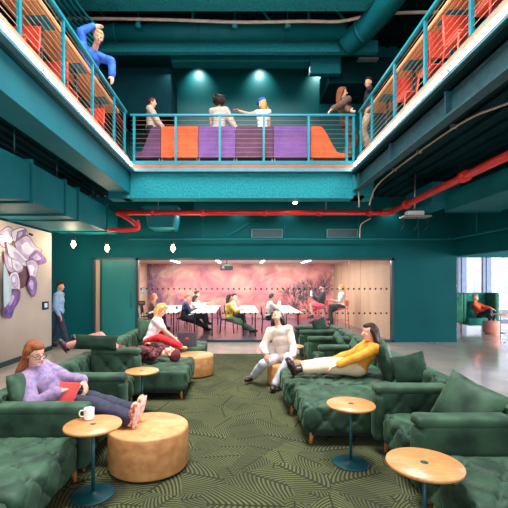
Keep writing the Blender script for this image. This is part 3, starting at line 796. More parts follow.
# low slatted timber screens behind
o = B('slatted_screen', -2.35, -1.35, 9.9, 10.05, 4.25, 5.3, slat_mat('olive_slats', (120,104,74), (50,44,34), 2, 11, .6))
tag(o, 'olive slatted screen behind the plum lounge module', 'screen')
o = B('slatted_screen', -1.3, -.35, 9.9, 10.05, 4.25, 5.3, slat_mat('olive_slats2', (96,92,74), (40,44,38), 2, 11, .6))
tag(o, 'olive slatted screen behind the orange and violet modules', 'screen')
# ================================================================ LOUNGE FURNITURE
def module(side, d0, d1, label, name='tufted_armchair', front=1.25, far_arm=True, near_arm=False, arm_h=.66, tall_arm=False, chaise=None, back=True, back_h=.68, far_back=False, legs=True, back_x=2.0):
    s = side
    t = empty(name, (s*(front+back_x)/2, (d0+d1)/2, 0), label=label, cat='sofa', group='green velvet lounge modules')
    xf = s*(chaise or front+.03); xb = s*(back_x+.0)
    a0 = d0+(.17 if near_arm else .006); a1 = d1-(.17 if far_arm else .006)
    step = .022 if d0 < 5 else .03
    pad('seat', xf, xb, a0, a1, .14, .43, VELVET, t, r=.055, step=step, tufts='Z'+('x' if s > 0 else 'X')+('y' if chaise and s > 0 else ''), s=.3, amp=1.35)
    if back:
        pad('backrest', xb+s*.005, xb+s*.2, d0+.006, d1-.006, .14, back_h, VELVET, t, r=.05, step=step, tufts='x' if s > 0 else 'X', s=.26, amp=1.2)
    for on, y0, y1 in ((far_arm, d1-.165, d1-.006), (near_arm, d0+.006, d0+.165)):
        if not on: continue
        hh = arm_h
        a = pad('arm', s*(front+.03), xb-s*.005, y0+.02, y1-.01, .14, hh-.05, VELVET, t, r=.03, step=step, tufts='y' if tall_arm and y0 > d0+.1 else '', s=.27, amp=.9, puff=.004)
        # rolled border over the top and down the front
        pad('arm_border', s*(front-.02), xb-s*.005, y0, y1, hh-.085, hh, VELVET, a, r=.036, step=.03, puff=.004)
        pad('arm_border', s*(front-.02), s*(front+.075), y0, y1, .14, hh-.088, VELVET, a, r=.036, step=.03, puff=.004)
    bm = bmesh.new(); box(bm, xf+s*.08, xb+s*.17, d0+.05, d1-.05, .11, .15)
    link('base_rail', bm, BLACK, t, smooth=False, world=True)
    for x in (xf+s*.09, xb+s*.14):
        for y in (d0+.08, d1-.08):
            bm = bmesh.new(); cone(bm, (x-s*.02, y, .014), .013, (x, y, .15), .026, 12); link('leg', bm, LEGW, t, world=True)
    return t
# left row, front to back
module(-1, 1.55, 2.2, 'green velvet seat module cut off by the lower left picture corner', far_arm=False, back=True)
module(-1, 2.22, 3.28, 'green velvet armchair whose plain arm faces the mug table', far_arm=True)
module(-1, 3.3, 4.32, 'green velvet armchair holding the woman in the purple sweater')
module(-1, 4.34, 5.34, 'green velvet armchair with tufted inner arm beyond the reading woman', tall_arm=True, arm_h=.76, front=1.36)
module(-1, 5.36, 6.42, 'green tufted chaise under the lying person', 'tufted_chaise', far_arm=False, chaise=.74)
module(-1, 6.44, 7.28, 'green tufted seat under the woman in red trousers', far_arm=False)
module(-1, 7.3, 8.2, 'green tufted chaise with the open laptop on it', 'tufted_chaise', far_arm=False, chaise=.68)
# right row
module(1, 1.35, 2.1, 'green velvet seat cut off by the lower right picture corner', far_arm=False)
module(1, 2.8, 3.84, 'large green velvet armchair at the right, its plain arm toward the near table', near_arm=True, tall_arm=True, arm_h=.67, front=1.3)
module(1, 2.12, 2.78, 'green velvet seat in front of the large right arm', far_arm=False, name='tufted_armchair')
module(1, 3.86, 4.7, 'green tufted chaise beside the middle round table', 'tufted_chaise', far_arm=False, chaise=.64)
module(1, 4.72, 5.55, 'green tufted chaise under the woman in the orange sweater', 'tufted_chaise', far_arm=False, chaise=.56)
module(1, 5.57, 6.22, 'green velvet armchair just past the orange sweater', tall_arm=True)
module(1, 6.24, 7.16, 'green velvet armchair, second past the orange sweater', tall_arm=True)
module(1, 7.18, 8.14, 'green velvet armchair, third past the orange sweater', tall_arm=True)
module(1, 8.16, 8.9, 'green velvet armchair at the far end of the right row, by the glass', tall_arm=True)
# cushions
cushion((1.86, 3.2, .63), .54, .44, .17, 3.55, -.42, -.22, VELVET, 'green velvet cushion leaning in the large right armchair', 'velvet cushions')
cushion((1.86, 5.02, .66), .5, .50, .18, -.25, -.2, .05, VELVET, 'green velvet cushion behind the orange sweater', 'velvet cushions')
cushion((1.93, 4.42, .655), .38, .36, .15, -2.0, -.35, .3, VELVETD, 'dark green cushion on the right row back, beside the orange sweater woman', 'velvet cushions')
cushion((1.72, 8.35, .66), .42, .42, .15, -.9, -.25, .15, VELVETD, 'dark green cushion tilted up in the farthest right armchairs', 'velvet cushions')
cushion((1.75, 6.85, .6), .42, .36, .13, -.4, -.5, .1, VELVET, 'lighter green cushion peeking over the second far armchair', 'velvet cushions')
cushion((1.75, 5.85, .6), .42, .36, .13, -.4, -.5, .1, VELVET, 'lighter green cushion peeking over the nearest small armchair', 'velvet cushions')
cushion((-1.92, 5.2, .845), .60, .2, .15, PI/2-.1, 0.25, 0.02, VELVETD, 'dark green cushion lying on top of the tufted left arm', 'velvet cushions')
cushion((-1.84, 7.75, .68), .5, .46, .17, -.5, -.25, -.2, VELVET, 'green velvet cushion behind the woman in red trousers', 'velvet cushions')
cushion((-1.93, 3.5, .65), .4, .42, .14, 0, -.25, 0, VELVET, 'green velvet cushion behind the purple sweater', 'velvet cushions')
# ottomans
def ottoman(x, y, r, h, label):
    t = empty('drum_ottoman', (x, y, .014), label=label, cat='ottoman', group='round plywood drum ottomans')
    bm = bmesh.new(); prof = [(0,.012),(r-.03,.012),(r-.006,.02),(r,.04),(r,h-.02),(r-.004,h-.008),(r-.016,h),(0,h)]
    lathe(bm, prof, n=64); o = link('drum_body', bm, PLY, t)
    lath('plinth', [(0,0),(r-.04,0),(r-.04,.012),(0,.012)], BLACK, t, n=48)
    bm = bmesh.new(); lathe(bm, [(r+.0006,h-.05),(r+.0012,h-.048),(r+.0006,h-.046)], n=64); link('seam', bm, LEGW, t)
    return t
ottoman(-.815, 3.49, .35, .36, 'large round plywood ottoman under the sneakers')
ottoman(-.8, 6.9, .33, .36, 'round plywood ottoman beside the laptop chaise')
ottoman(.76, 6.27, .33, .34, 'round plywood ottoman under the woman in the cream shirt')
# side tables
def side_table(x, y, r, h, label):
    t = empty('round_side_table', (x, y, .014), label=label, cat='side table', group='round oak side tables')
    bm = bmesh.new(); lathe(bm, [(0,h-.026),(r-.014,h-.026),(r-.002,h-.018),(r,h-.01),(r-.004,h),(0,h)], n=56); tp = link('table_top', bm, OAK, t)
    bm = bmesh.new(); lathe(bm, [(0,h+.0005),(.022,h+.0005),(.024,h+.002),(.02,h+.003),(0,h+.003)], n=20); link('centre_cap', bm, TEALF, tp)
    bm = bmesh.new(); cone(bm, (0,0,.02), .013, (0,0,h-.026), .013, 14); link('pole', bm, TEALF, t)
    bm = bmesh.new(); lathe(bm, [(0,0),(r*.72,0),(r*.74,.004),(r*.74,.009),(r*.7,.013),(.03,.016),(.016,.03),(0,.03)], n=48); link('base_disc', bm, TEALF, t)
    return t
TD = side_table(-1.13, 3.0, .215, .545, 'round oak side table holding the white mug')
side_table(-1.21, 4.82, .205, .545, 'round oak side table between the tufted left seats')
side_table(1.0, 3.52, .215, .54, 'round oak side table in front of the right chaise')
side_table(1.12, 2.37, .222, .54, 'round oak side table nearest the lower right corner')
side_table(.90, 6.72, .2, .54, 'round oak side table behind the woman in the cream shirt')
# mug
mz = .014+.545
t = empty('mug', (-1.2, 3.1, mz), label='white ceramic mug on the oak table at the left', cat='mug')
lath('body', [(0,.0),(.03,.0),(.037,.006),(.041,.02),(.041,.088),(.0385,.09),(.036,.086),(.036,.02),(.028,.012),(0,.012)], CHINA, t, n=32)
T('handle', smoothpath([(-.038,-.005,.072),(-.062,-.01,.07),(-.072,-.012,.048),(-.062,-.01,.026),(-.038,-.005,.022)], 5), .0058, CHINA, t, 8, world=False)
# open laptop on the far chaise
p = V((-.98, 7.5, .432))
t = empty('laptop', p, label='open grey laptop with red logo on the far chaise', cat='laptop')
LG = mat('laptop_grey', (74,78,92), None, .35, metal=.3)
B('base', p.x-.19, p.x+.15, p.y-.12, p.y+.12, p.z, p.z+.014, LG, t)
bm = bmesh.new(); vs = box(bm, -.18, .18, -.006, .006, 0, .25)
ld = link('screen', bm, LG, t, smooth=False); ld.location = (-.02, -.13, .016); ld.rotation_euler = (-.22+.35, 0, .12)
bm = bmesh.new(); cone(bm, (0,-.0062,.13), .03, (0,-.0085,.13), .03, 16); lo = link('logo', bm, mat('red_logo', (220,40,50), None, .4), ld)
# booth beyond
BG = mat('booth_green_fabric', (26,96,74), (38,120,92), .8, 5, sheen=.3); BT = mat('booth_teal_fabric', (20,130,120), (34,150,138), .8, 5, sheen=.2)
t = empty('high_back_booth', (8, 13, 0), label='green high-backed tufted booth sofa in front of the far windows', cat='booth sofa')
pad('wing', 6.95, 7.42, 12.95, 13.1, .3, 1.29, BG, t, r=.04, step=.05, tufts='y', s=.26)
pad('wing', 7.43, 7.56, 13.0, 13.6, .3, 1.29, BG, t, r=.04, step=.05)
pad('wing', 8.5, 8.66, 13.0, 13.6, .3, 1.29, BG, t, r=.04, step=.05, tufts='xX', s=.26)
pad('backrest', 7.57, 8.49, 13.46, 13.6, .3, 1.28, BT, t, r=.04, step=.05, tufts='y', s=.26)
pad('seat', 7.57, 8.49, 12.9, 13.45, .2, .45, BT, t, r=.05, step=.05)
for x, y in ((7.05,13.02),(7.35,13.02),(7.62,13.4),(8.4,13.0),(8.58,13.1),(8.58,13.5)):
    bm = bmesh.new(); cone(bm, (x, y, 0), .014, (x, y, .31), .022, 10); link('leg', bm, LEGW, t, world=True)
t = empty('round_pouf', (8.02, 12.45, 0), label='coral pink drum pouf in front of the booth', cat='pouf')
lath('body', [(0,.03),(.22,.03),(.235,.05),(.235,.38),(.22,.41),(0,.415)], mat('coral_fabric', (232,138,118), (238,152,132), .7), t, n=32)
lath('plinth', [(0,0),(.2,0),(.2,.03),(0,.03)], LEGW, t, n=24)
t = empty('round_side_table', (8.42, 12.6, 0), label='small oak side table beside the coral pouf', cat='side table')
lath('table_top', [(0,.6),(.2,.6),(.205,.62),(0,.622)], OAK, t); lath('pole', [(0,.01),(.012,.01),(.012,.6),(0,.6)], TEALF, t, n=10); lath('base_disc', [(0,0),(.14,0),(.14,.012),(0,.012)], TEALF, t)
# meeting tables
def mtable(x0, x1, d0, d1, label):
    t = empty('meeting_table', ((x0+x1)/2, (d0+d1)/2, .012), label=label, cat='table', group='white meeting tables')
    B('table_top', x0, x1, d0, d1, .72, .75, WHITE, t, bevel=.005)
    for x in (x0+.1, x1-.1):
        bm = bmesh.new(); box(bm, x-.02, x+.02, d0+.2, d1-.2, .69, .72)
        for y in (d0+.25, d1-.25): box(bm, x-.018, x+.018, y-.018, y+.018, .03, .69)
        link('trestle', bm, BLACK, t, smooth=False, world=True)
        for y in (d0+.25, d1-.25):
            bm = bmesh.new(); ell(bm, (x, y, .036), (.022,.022,.022), n=8); link('caster', bm, BLACK, t, world=True)
mtable(-2.7, -1.9, 11.5, 15.0, 'white meeting table closest to the teal door')
mtable(-1.47, -.74, 11.5, 15.0, 'white meeting table in front of the man in the navy sweater')
mtable(.0, .56, 11.5, 15.0, 'white meeting table in front of the yellow top')
mtable(1.2, 1.85, 11.5, 15.0, 'white meeting table in front of the white-shirted man by the mural tree')
# chairs
def chair(x, y, rz, label, proto=[None]):
    if proto[0] is None:
        t = empty('meeting_chair', (0,0,0)); t['category'] = 'chair'; t['group'] = 'black meeting chairs'
        pad('seat', -.2, .2, -.2, .2, .42, .46, BLACK, t, r=.015, step=.08)
        bm = bmesh.new()
        for k in range(9):
            a = -1+2*k/8; 
            for z in (.56, .84): bm.verts.new((a*.2, -.22+.03*(1-a*a)*-1-.03*(z-.56), z))
        bm.verts.ensure_lookup_table()
        for k in range(8): bm.faces.new((bm.verts[2*k], bm.verts[2*k+2], bm.verts[2*k+3], bm.verts[2*k+1]))
        bmesh.ops.solidify(bm, geom=bm.faces[:], thickness=.015)
        link('backrest', bm, BLACK, t)
        for sx in (-1, 1):
            T('leg', [(sx*.19, .19, .43), (sx*.21, .22, 0)], .011, BLACK, t, 8)
            T('leg', [(sx*.19, -.24, .84), (sx*.19, -.19, .43), (sx*.21, -.22, 0)], .011, BLACK, t, 8)
        proto[0] = t; c = t
    else: c = copy_tree(proto[0])
    c.location = (x, y, .012); c.rotation_euler = (0,0,rz); c['label'] = label
    return c
chair(-3.2, 13.6, -PI/2, 'black chair under the long haired woman nearest the poster')
chair(-3.2, 12.6, -PI/2, 'empty black chair at the left end of the meeting tables')
chair(-1.85, 12.85, -PI/2, 'black chair under the man in the navy sweater')
chair(-1.75, 14.0, -PI/2, 'black chair behind the dark haired people in white')
chair(-.42, 12.55, -PI/2, 'black chair under the person in the yellow top')
chair(-.30, 13.5, -PI/2, 'black chair behind the yellow top')
chair(.93, 12.75, -PI/2, 'black chair under the white-shirted man by the mural tree')
# red bar stools
def stool(x, y, rz, label, z0=.012, seat=.72, m=CORAL, backh=.26, proto={}):
    key = (z0 > 1, seat)
    if key not in proto:
        t = empty('bar_stool', (0,0,0)); t['category'] = 'bar stool'; t['group'] = 'coral bar stools'
        pad('seat', -.18, .18, -.18, .18, seat-.03, seat, m, t, r=.012, step=.09)
        bm = bmesh.new(); box(bm, -.18, .18, -.205, -.185, seat+.06, seat+backh); link('backrest', bm, m, t, smooth=False, bevel=.008)
        for sx in (-1, 1):
            T('leg', [(sx*.16, .16, seat-.03), (sx*.21, .21, 0)], .013, m, t, 8)
            T('leg', [(sx*.165, -.2, seat+backh), (sx*.16, -.17, seat-.03), (sx*.21, -.21, 0)], .013, m, t, 8)
        bm = bmesh.new(); z = seat*.38; q = .192
        for a, b_ in (((-q,-q),(q,-q)),((q,-q),(q,q)),((q,q),(-q,q)),((-q,q),(-q,-q))): cone(bm, (*a, z), .008, (*b_, z), .008, 6)
        link('footrest', bm, m, t)
        proto[key] = t; c = t
    else: c = copy_tree(proto[key])
    c.location = (x, y, z0); c.rotation_euler = (0,0,rz); c['label'] = label
    return c
stool(3.0, 14.3, PI/2, 'coral bar stool under the person in the black jacket')
stool(3.62, 13.9, PI/2, 'coral bar stool under the blonde woman in the white top')
stool(2.55, 15.4, PI/2, 'empty coral bar stool standing near the mural tree')
# bar chairs on balconies
LB = ('coral chair on the right balcony, nearest the upper right picture corner','coral chair on the right balcony, second down from the upper right corner','coral chair on the right balcony, third down from the upper right corner','coral chair on the right balcony closest to the gallery corner')
for k, (x, y) in enumerate(((2.85, 4.35), (2.85, 4.95), (2.85, 5.7), (2.85, 6.5))):
    o = stool(x, y, PI if k % 2 else 0, LB[k], z0=4.25, seat=.5, backh=.42); o.name = 'balcony_chair'; o['category'] = 'chair'; o['group'] = 'coral balcony chairs'
LB = ('coral chair on the left balcony nearest the upper left picture corner','coral chair on the left balcony, middle one of three','coral chair on the left balcony closest to the gallery corner')
for k, (x, y) in enumerate(((-2.78, 4.9), (-2.78, 6.1), (-2.78, 7.3))):
    o = stool(x, y, 0 if k % 2 else PI, LB[k], z0=4.25, seat=.4, backh=.34); o.name = 'balcony_chair'; o['category'] = 'chair'; o['group'] = 'coral balcony chairs'
# ================================================================ PEOPLE
TMP = bpy.data.scenes.new('tmp')
def remesh(name, bm, m, parent, vox, smooth=4, disp=0):
    me = bpy.data.meshes.new(name); bm.to_mesh(me); bm.free()
    o = bpy.data.objects.new(name, me); TMP.collection.objects.link(o)
    md = o.modifiers.new('r', 'REMESH'); md.mode = 'VOXEL'; md.voxel_size = vox; md.use_smooth_shade = True
    if smooth:
        s_ = o.modifiers.new('s', 'SMOOTH'); s_.factor = .5; s_.iterations = smooth
    with bpy.context.temp_override(scene=TMP, view_layer=TMP.view_layers[0]):
        dg = bpy.context.evaluated_depsgraph_get()
        me2 = bpy.data.meshes.new_from_object(o.evaluated_get(dg))
    o.modifiers.clear(); TMP.collection.objects.unlink(o); COL.objects.link(o); o.data = me2; me2.name = name; bpy.data.meshes.remove(me)
    if disp:
        nn = [v.normal.copy() for v in me2.vertices]
        for v, n_ in zip(me2.vertices, nn): v.co += n_*disp*noise.noise(v.co*9)
    me2.materials.clear(); me2.materials.append(m)
    me2.polygons.foreach_set('use_smooth', [True]*len(me2.polygons))
    o.name = name; o.parent = parent
    o.matrix_parent_inverse = Matrix.Translation(parent.location).inverted()
    return o
def rc(bm, p0, r0, p1, r1, n=14):
    cone(bm, p0, r0, p1, r1, n)
    for p, r in ((p0, r0), (p1, r1)): sphere(bm, Matrix.Translation(V(p)) @ Matrix.Diagonal((r, r, r, 1)), n, n-2)
def ik(a, b, l0, l1, pole):
    a, b, pole = V(a), V(b), V(pole); d = b-a; L_ = d.length
    mx = (l0+l1)*.998
    if L_ > mx: b = a+d.normalized()*mx; d = b-a; L_ = mx
    L_ = max(L_, .05); x = (l0*l0-l1*l1+L_*L_)/(2*L_); h = math.sqrt(max(0, l0*l0-x*x))
    dn = d.normalized(); pp = pole-dn*pole.dot(dn)
    if pp.length < 1e-4: pp = dn.orthogonal()
    return a+dn*x+pp.normalized()*h, b
def frame(f, u):
    f = V(f).normalized(); u = V(u); u = (u-f*u.dot(f)).normalized(); r = f.cross(u)
    return r, f, u   # person's right, forward, up
def person(label, hip, neck, right, hands, feet, face, s=1.0, skin=SKIN, shirt=None, pants=None, shoe=None, hair=None, hairstyle='short', sleeve=1.0, hem=1.0,
           vox=.012, poles=((0,0,-1),(0,0,-1)), knees=((0,0,1),(0,0,1)), toes=None, head=None, headup=None, female=False, curl=.5, handdir=None, top_len=1.0, fatter=1.0, bulk=1.0, collar=None, extras=None, hairback=.12):
    hip, neck = V(hip), V(neck); right = V(right)
    up = (neck-hip).normalized(); right = (right-up*right.dot(up)).normalized(); fwd = up.cross(right)
    t = empty('person', (hip.x, hip.y, min(V(feet[0]).z, V(feet[1]).z, hip.z)-.05), label=label, cat='person')
    R3 = Matrix((right, fwd, up)).transposed()
    k = s
    fw = (.92 if female else 1.0)*bulk
    sp = neck-hip
    torso = [(hip+up*.0*k, (.155*k*(1.04 if female else .98)*bulk, .115*k*bulk, .11*k)), (hip+sp*.3, (.128*k*fw, .10*k*bulk, .13*k)), (hip+sp*.58-fwd*.005, (.145*k*fw, .108*k*bulk, .14*k)), (hip+sp*.82-fwd*.01, (.155*k*fw, .092*k, .095*k))]
    sh = [neck-up*.055*k+right*sg*.165*k*fw for sg in (1, -1)]
    hj = [hip+right*sg*.085*k-up*.02*k for sg in (1, -1)]
    UA, FA, TH, SH = .285*k, .25*k, .42*k, .41*k
    arm = [(sh[i],)+ik(sh[i], hands[i], UA, FA, poles[i]) for i in (0, 1)]
    leg = [(hj[i],)+ik(hj[i], feet[i], TH, SH, knees[i]) for i in (0, 1)]
    hd = V(head) if head is not None else neck+up*.16*k+V(face).normalized()*.02*k
    hr, hf, hu = frame(face, headup if headup is not None else up if abs(up.dot(V(face).normalized())) < .9 else (0,0,1))
    RH = Matrix((hr, hf, hu)).transposed()
    hs = k*1.0
    # ---- body (one continuous mesh)
    bm = bmesh.new()
    for c, r_ in torso: ell(bm, c, [q*.94 for q in r_], R3)
    rc(bm, sh[0], .052*k, sh[1], .052*k)
    rc(bm, neck-up*.04*k, .056*k, hd-hu*.05*hs-hf*.02, .05*k)
    for a, e, w in arm: rc(bm, a, .048*k, e, .038*k); rc(bm, e, .038*k, w, .026*k)
    for a, e, w in leg: rc(bm, a, .082*k, e, .055*k); rc(bm, e, .055*k, w, .036*k); ell(bm, e.lerp(w, .3), (.055*k,)*3)
    H_ = lambda x, y, z: hd+hr*x*hs+hf*y*hs+hu*z*hs
    ell(bm, H_(0,-.012,.03), (.073*hs,.09*hs,.083*hs), RH)
    ell(bm, H_(0,.022,-.035), (.058*hs,.065*hs,.078*hs), RH)
    ell(bm, H_(0,.06,-.085), (.024*hs,.022*hs,.02*hs), RH)
    rc(bm, H_(0,.085,.012), .009*hs, H_(0,.106,-.022), .0135*hs, 10)
    for sg in (1, -1):
        ell(bm, H_(sg*.076,-.008,-.008), (.010*hs,.020*hs,.031*hs), RH, 8)
        ell(bm, H_(sg*.038,.058,-.02), (.022*hs,.02*hs,.02*hs), RH, 8)
    # hands: palm, four fingers, thumb
    fl = []
    for i, (a, e, w) in enumerate(arm):
        d = V(handdir[i]).normalized() if handdir and handdir[i] is not None else (w-e).normalized()
        n_ = d.cross(right); 
        n_ = (n_ if n_.length > .2 else d.cross(up)).normalized()
        # palm normal: toward the ground / toward body
        if n_.dot(V((0,0,-1))-up*.2) < 0: n_ = -n_
        sd = d.cross(n_).normalized()
        if sd.dot(right)*(1 if i == 0 else -1) < 0: sdth = sd
        else: sdth = -sd
        sd = -sdth   # sd points away from the thumb
        rc(bm, w, .026*k, w+d*.03*k, .026*k, 10)
        ell(bm, w+d*.055*k, (.040*k,.048*k,.017*k), Matrix((sd, d, n_)).transposed(), 10)
        for j in range(4):
            q = w+d*(.092-.004*abs(j-1))*k+sd*(-.027+.0185*j)*k
            ln = (.038,.042,.039,.031)[j]*k; ang = curl*.7; dd = d
            for sgm in range(3):
                cs, sn = math.cos(ang), math.sin(ang); dv = (d*cs+n_*sn).normalized()
                q2 = q+dv*ln*(1,.7,.55)[sgm]
                rc(bm, q, (.0088-.0006*sgm)*k, q2, (.0082-.0006*sgm)*k, 8); q = q2; ang += curl
        q = w+d*.028*k+sdth*.026*k
        q2 = q+(d*.7+sdth*.75+n_*.25).normalized()*.04*k; q3 = q2+(d*.9+sdth*.25+n_*.35).normalized()*.032*k
        rc(bm, q, .0125*k, q2, .0105*k, 8); rc(bm, q2, .0105*k, q3, .009*k, 8)
    # feet
    tz = toes or [None, None]; ft = []
    for i, (a, e, w) in enumerate(leg):
        td = V(tz[i]).normalized() if tz[i] is not None else (fwd-V((0,0,fwd.z))).normalized()
        sdn = (w-e).normalized(); dn = (sdn-td*sdn.dot(td)).normalized()
        ft.append((w, td, dn))
        rc(bm, w-td*.02*k+dn*.03*k, .034*k, w+td*.11*k+dn*.045*k, .028*k, 10)
    remesh('body', bm, skin, t, vox, 3 if vox < .01 else 2)
    # ---- garments
    mg = .016 if vox < .013 else .02
    if shirt:
        bm = bmesh.new(); g = mg*fatter
        for j, (c, r_) in enumerate(torso):
            if j == 0 and top_len < .5: continue
            ell(bm, c, [q+g for q in r_], R3)
        rc(bm, sh[0], .056*k+g, sh[1], .056*k+g)
        rc(bm, neck-up*.07*k, .07*k+g*.5, neck-up*.0*k, .055*k+g*.3)
        for a, e, w in arm:
            if sleeve <= 0: continue
            if sleeve < 1: rc(bm, a, .05*k+g, a.lerp(e, sleeve), .042*k+g)
            else:
                rc(bm, a, .05*k+g, e, .04*k+g); rc(bm, e, .04*k+g, e.lerp(w, min(1, sleeve-1+.94) if sleeve > 1 else .92), .032*k+g)
        so = remesh('shirt', bm, shirt, t, max(vox, .01), 3, disp=.012 if vox < .02 else 0)
        if collar is not None:
            bm = bmesh.new(); 
            for ang in range(10):
                a0 = 2*PI*ang/10; a1 = 2*PI*(ang+1)/10
                f_ = lambda q: neck+(right*math.cos(q)+fwd*math.sin(q))*.062*k+up*(-.0-.03*math.sin(q))*k
                rc(bm, f_(a0), .016*k, f_(a1), .016*k, 8)
            remesh('collar', bm, collar, so, max(vox, .01), 2)
    if pants:
        bm = bmesh.new(); g = mg*.9*fatter
        ell(bm, torso[0][0]-up*.01*k, [q+g*.8 for q in torso[0][1]], R3)
        for a, e, w in leg:
            if hem <= .5: rc(bm, a, .086*k+g, a.lerp(e, hem*2), .066*k+g)
            else:
                rc(bm, a, .086*k+g, e, .058*k+g); ell(bm, e.lerp(w, .3), (.058*k+g,)*3)
                rc(bm, e, .058*k+g, e.lerp(w, (hem-.5)*2*.97), .042*k+g*1.3)
        remesh('trousers' if hem > .5 else 'shorts', bm, pants, t, max(vox, .01), 3, disp=.010 if vox < .02 else 0)
    if shoe:
        sm, boot = shoe if isinstance(shoe, tuple) else (shoe, 0)
        for i, (w, td, dn) in enumerate(ft):
            bm = bmesh.new(); e = leg[i][1]
            lat = td.cross(dn).normalized(); RF = Matrix((lat, td, dn)).transposed()
            rc(bm, w-td*.028*k+dn*.035*k, .044*k, w+td*.06*k+dn*.042*k, .044*k, 12)
            ell(bm, w+td*.115*k+dn*.048*k, (.047*k,.062*k,.036*k), RF, 10)
            rc(bm, w+dn*.01*k, .044*k, w-(w-e).normalized()*(.02+boot)*k, .046*k, 12)
            so = remesh('shoe', bm, sm, t, max(vox*.9, .008), 2)
            bm = bmesh.new(); ell(bm, w+td*.045*k+dn*.082*k, (.046*k,.135*k,.014*k), RF, 12)
            link('sole', bm, extras.get('sole', BLACK) if extras else BLACK, so, world=True)
    # ---- hair
    if hair:
        bm = bmesh.new()
        if hairstyle != 'afro':
            ell(bm, H_(0,-.03,.042), (.083*hs,.092*hs,.088*hs), RH)
            ell(bm, H_(0,.015,.085), (.064*hs,.062*hs,.038*hs), RH)
        else:
            ell(bm, H_(0,-.03,.055), (.155*hs,.145*hs,.135*hs), RH)
            for q in range(16):
                a = q*2.4; ell(bm, H_(math.cos(a)*.13, -.04+math.sin(a)*.12, .0+.009*q), (.035*hs,)*3, RH, 8)
        if hairstyle in ('long', 'bob'):
            L1 = .27 if hairstyle == 'long' else .16
            dn = (V((0,0,-1))-hf*hairback).normalized()
            for sg in (1, -1):
                p0 = H_(sg*.066,-.012,.04); p1 = H_(sg*.084,-.04,-.055)
                p2 = p1+dn*(L1-.1)*hs+hr*sg*.04*hs-hf*.03*hs
                rc(bm, p0, .032*hs, p1, .032*hs, 10); rc(bm, p1, .032*hs, p2, .024*hs, 10)
            p0 = H_(0,-.07,.02); p1 = H_(0,-.085,-.07); p2 = p1+dn*(L1-.06)*hs
            rc(bm, p0, .07*hs, p1, .066*hs, 12); rc(bm, p1, .066*hs, p2, .04*hs, 12)
            for sg in (1, -1): rc(bm, H_(sg*.05,-.06,.0), .045*hs, H_(sg*.05,-.07,-.09)+dn*(L1-.12)*hs, .032*hs, 10)
        if hairstyle == 'bun':
            ell(bm, H_(0,-.11,.09), (.045*hs,)*3, RH, 10)
        ho = remesh('hair', bm, hair, t, max(.008, vox*.85), 2, disp=.012)
    if vox <= .013:
        for sg in (1, -1):
            bm = bmesh.new(); ell(bm, H_(sg*.029,.077,.008), (.0125*hs,.008*hs,.0065*hs), RH, 10); eo = link('eye', bm, CHINA if vox < .01 else EYE, t, world=True)
            bm = bmesh.new(); ell(bm, H_(sg*.029,.0825,.008), (.0058*hs,.0045*hs,.006*hs), RH, 8); link('iris', bm, EYE, eo, world=True)
            bm = bmesh.new(); rc(bm, H_(sg*.045,.074,.028), .0035*hs, H_(sg*.015,.084,.031), .0035*hs, 6); link('eyebrow', bm, hair or EYE, t, world=True)
        bm = bmesh.new(); ell(bm, H_(0,.083,-.055), (.021*hs,.008*hs,.0075*hs), RH, 10); link('lips', bm, LIP, t, world=True)
    t_ = dict(root=t, hd=hd, H=H_, RH=RH, hr=hr, hf=hf, hu=hu, arm=arm, leg=leg, hs=hs)
    return t_
hairR = mat('auburn_hair', (112,58,34), (148,84,52), .6, 14, stretch=(8,8,1), spec=.2); hairD = mat('dark_brown_hair', (38,24,20), (62,40,32), .6, 14, stretch=(8,8,1), spec=.2)
hairM = mat('maroon_hair', (92,26,34), (120,40,46), .6, 14); hairB = mat('blonde_hair', (206,150,86), (228,178,112), .6, 14, stretch=(8,8,1), spec=.2); hairK = mat('black_hair', (22,18,18), (36,28,26), .5, 14)
hairG = mat('ginger_hair', (176,92,50), (196,112,66), .5, 14)
def melange():
    m = mat('purple_rainbow_knit', (128,108,152), (148,126,160), .85, 24, bump=.3, bscale=120, sheen=.2)
    nt = m.node_tree; cr = [n for n in nt.nodes if n.type == 'VALTORGB'][0]
    e = cr.color_ramp.elements; k = e.new(.42); k.color = srgb(120,116,158); k = e.new(.5); k.color = srgb(146,124,164); k = e.new(.58); k.color = srgb(166,128,152)
    return m
KNITP = melange()
JEAN = mat('dark_indigo_jeans', (34,36,56), (48,50,72), .8, 20, bump=.1, bscale=200)
LJEAN = mat('pale_grey_jeans', (178,180,190), (200,200,208), .8, 12)
BEIGE = mat('beige_trousers', (214,188,156), (226,202,172), .8, 10)
MUST = mat('mustard_knit', (214,136,34), (230,156,52), .85, 20, bump=.3, bscale=120)
CREAM = mat('cream_shirt', (222,200,184), (234,216,202), .8, 8, bump=.1)
WTEE = mat('white_tee', (232,226,222), (240,236,232), .8, 8)
REDT = mat('red_trousers', (214,26,40), (226,38,52), .7, 8)
PRINT = mat('dark_floral_print', (48,20,28), (150,60,64), .8, 26, contrast=(.5,.6))
SNEAK = mat('multicolour_sneaker', (200,84,76), (222,196,160), .6, 30, contrast=(.45,.55))
BOOT = mat('dark_leather_boot', (44,26,26), (60,36,32), .4, 10)
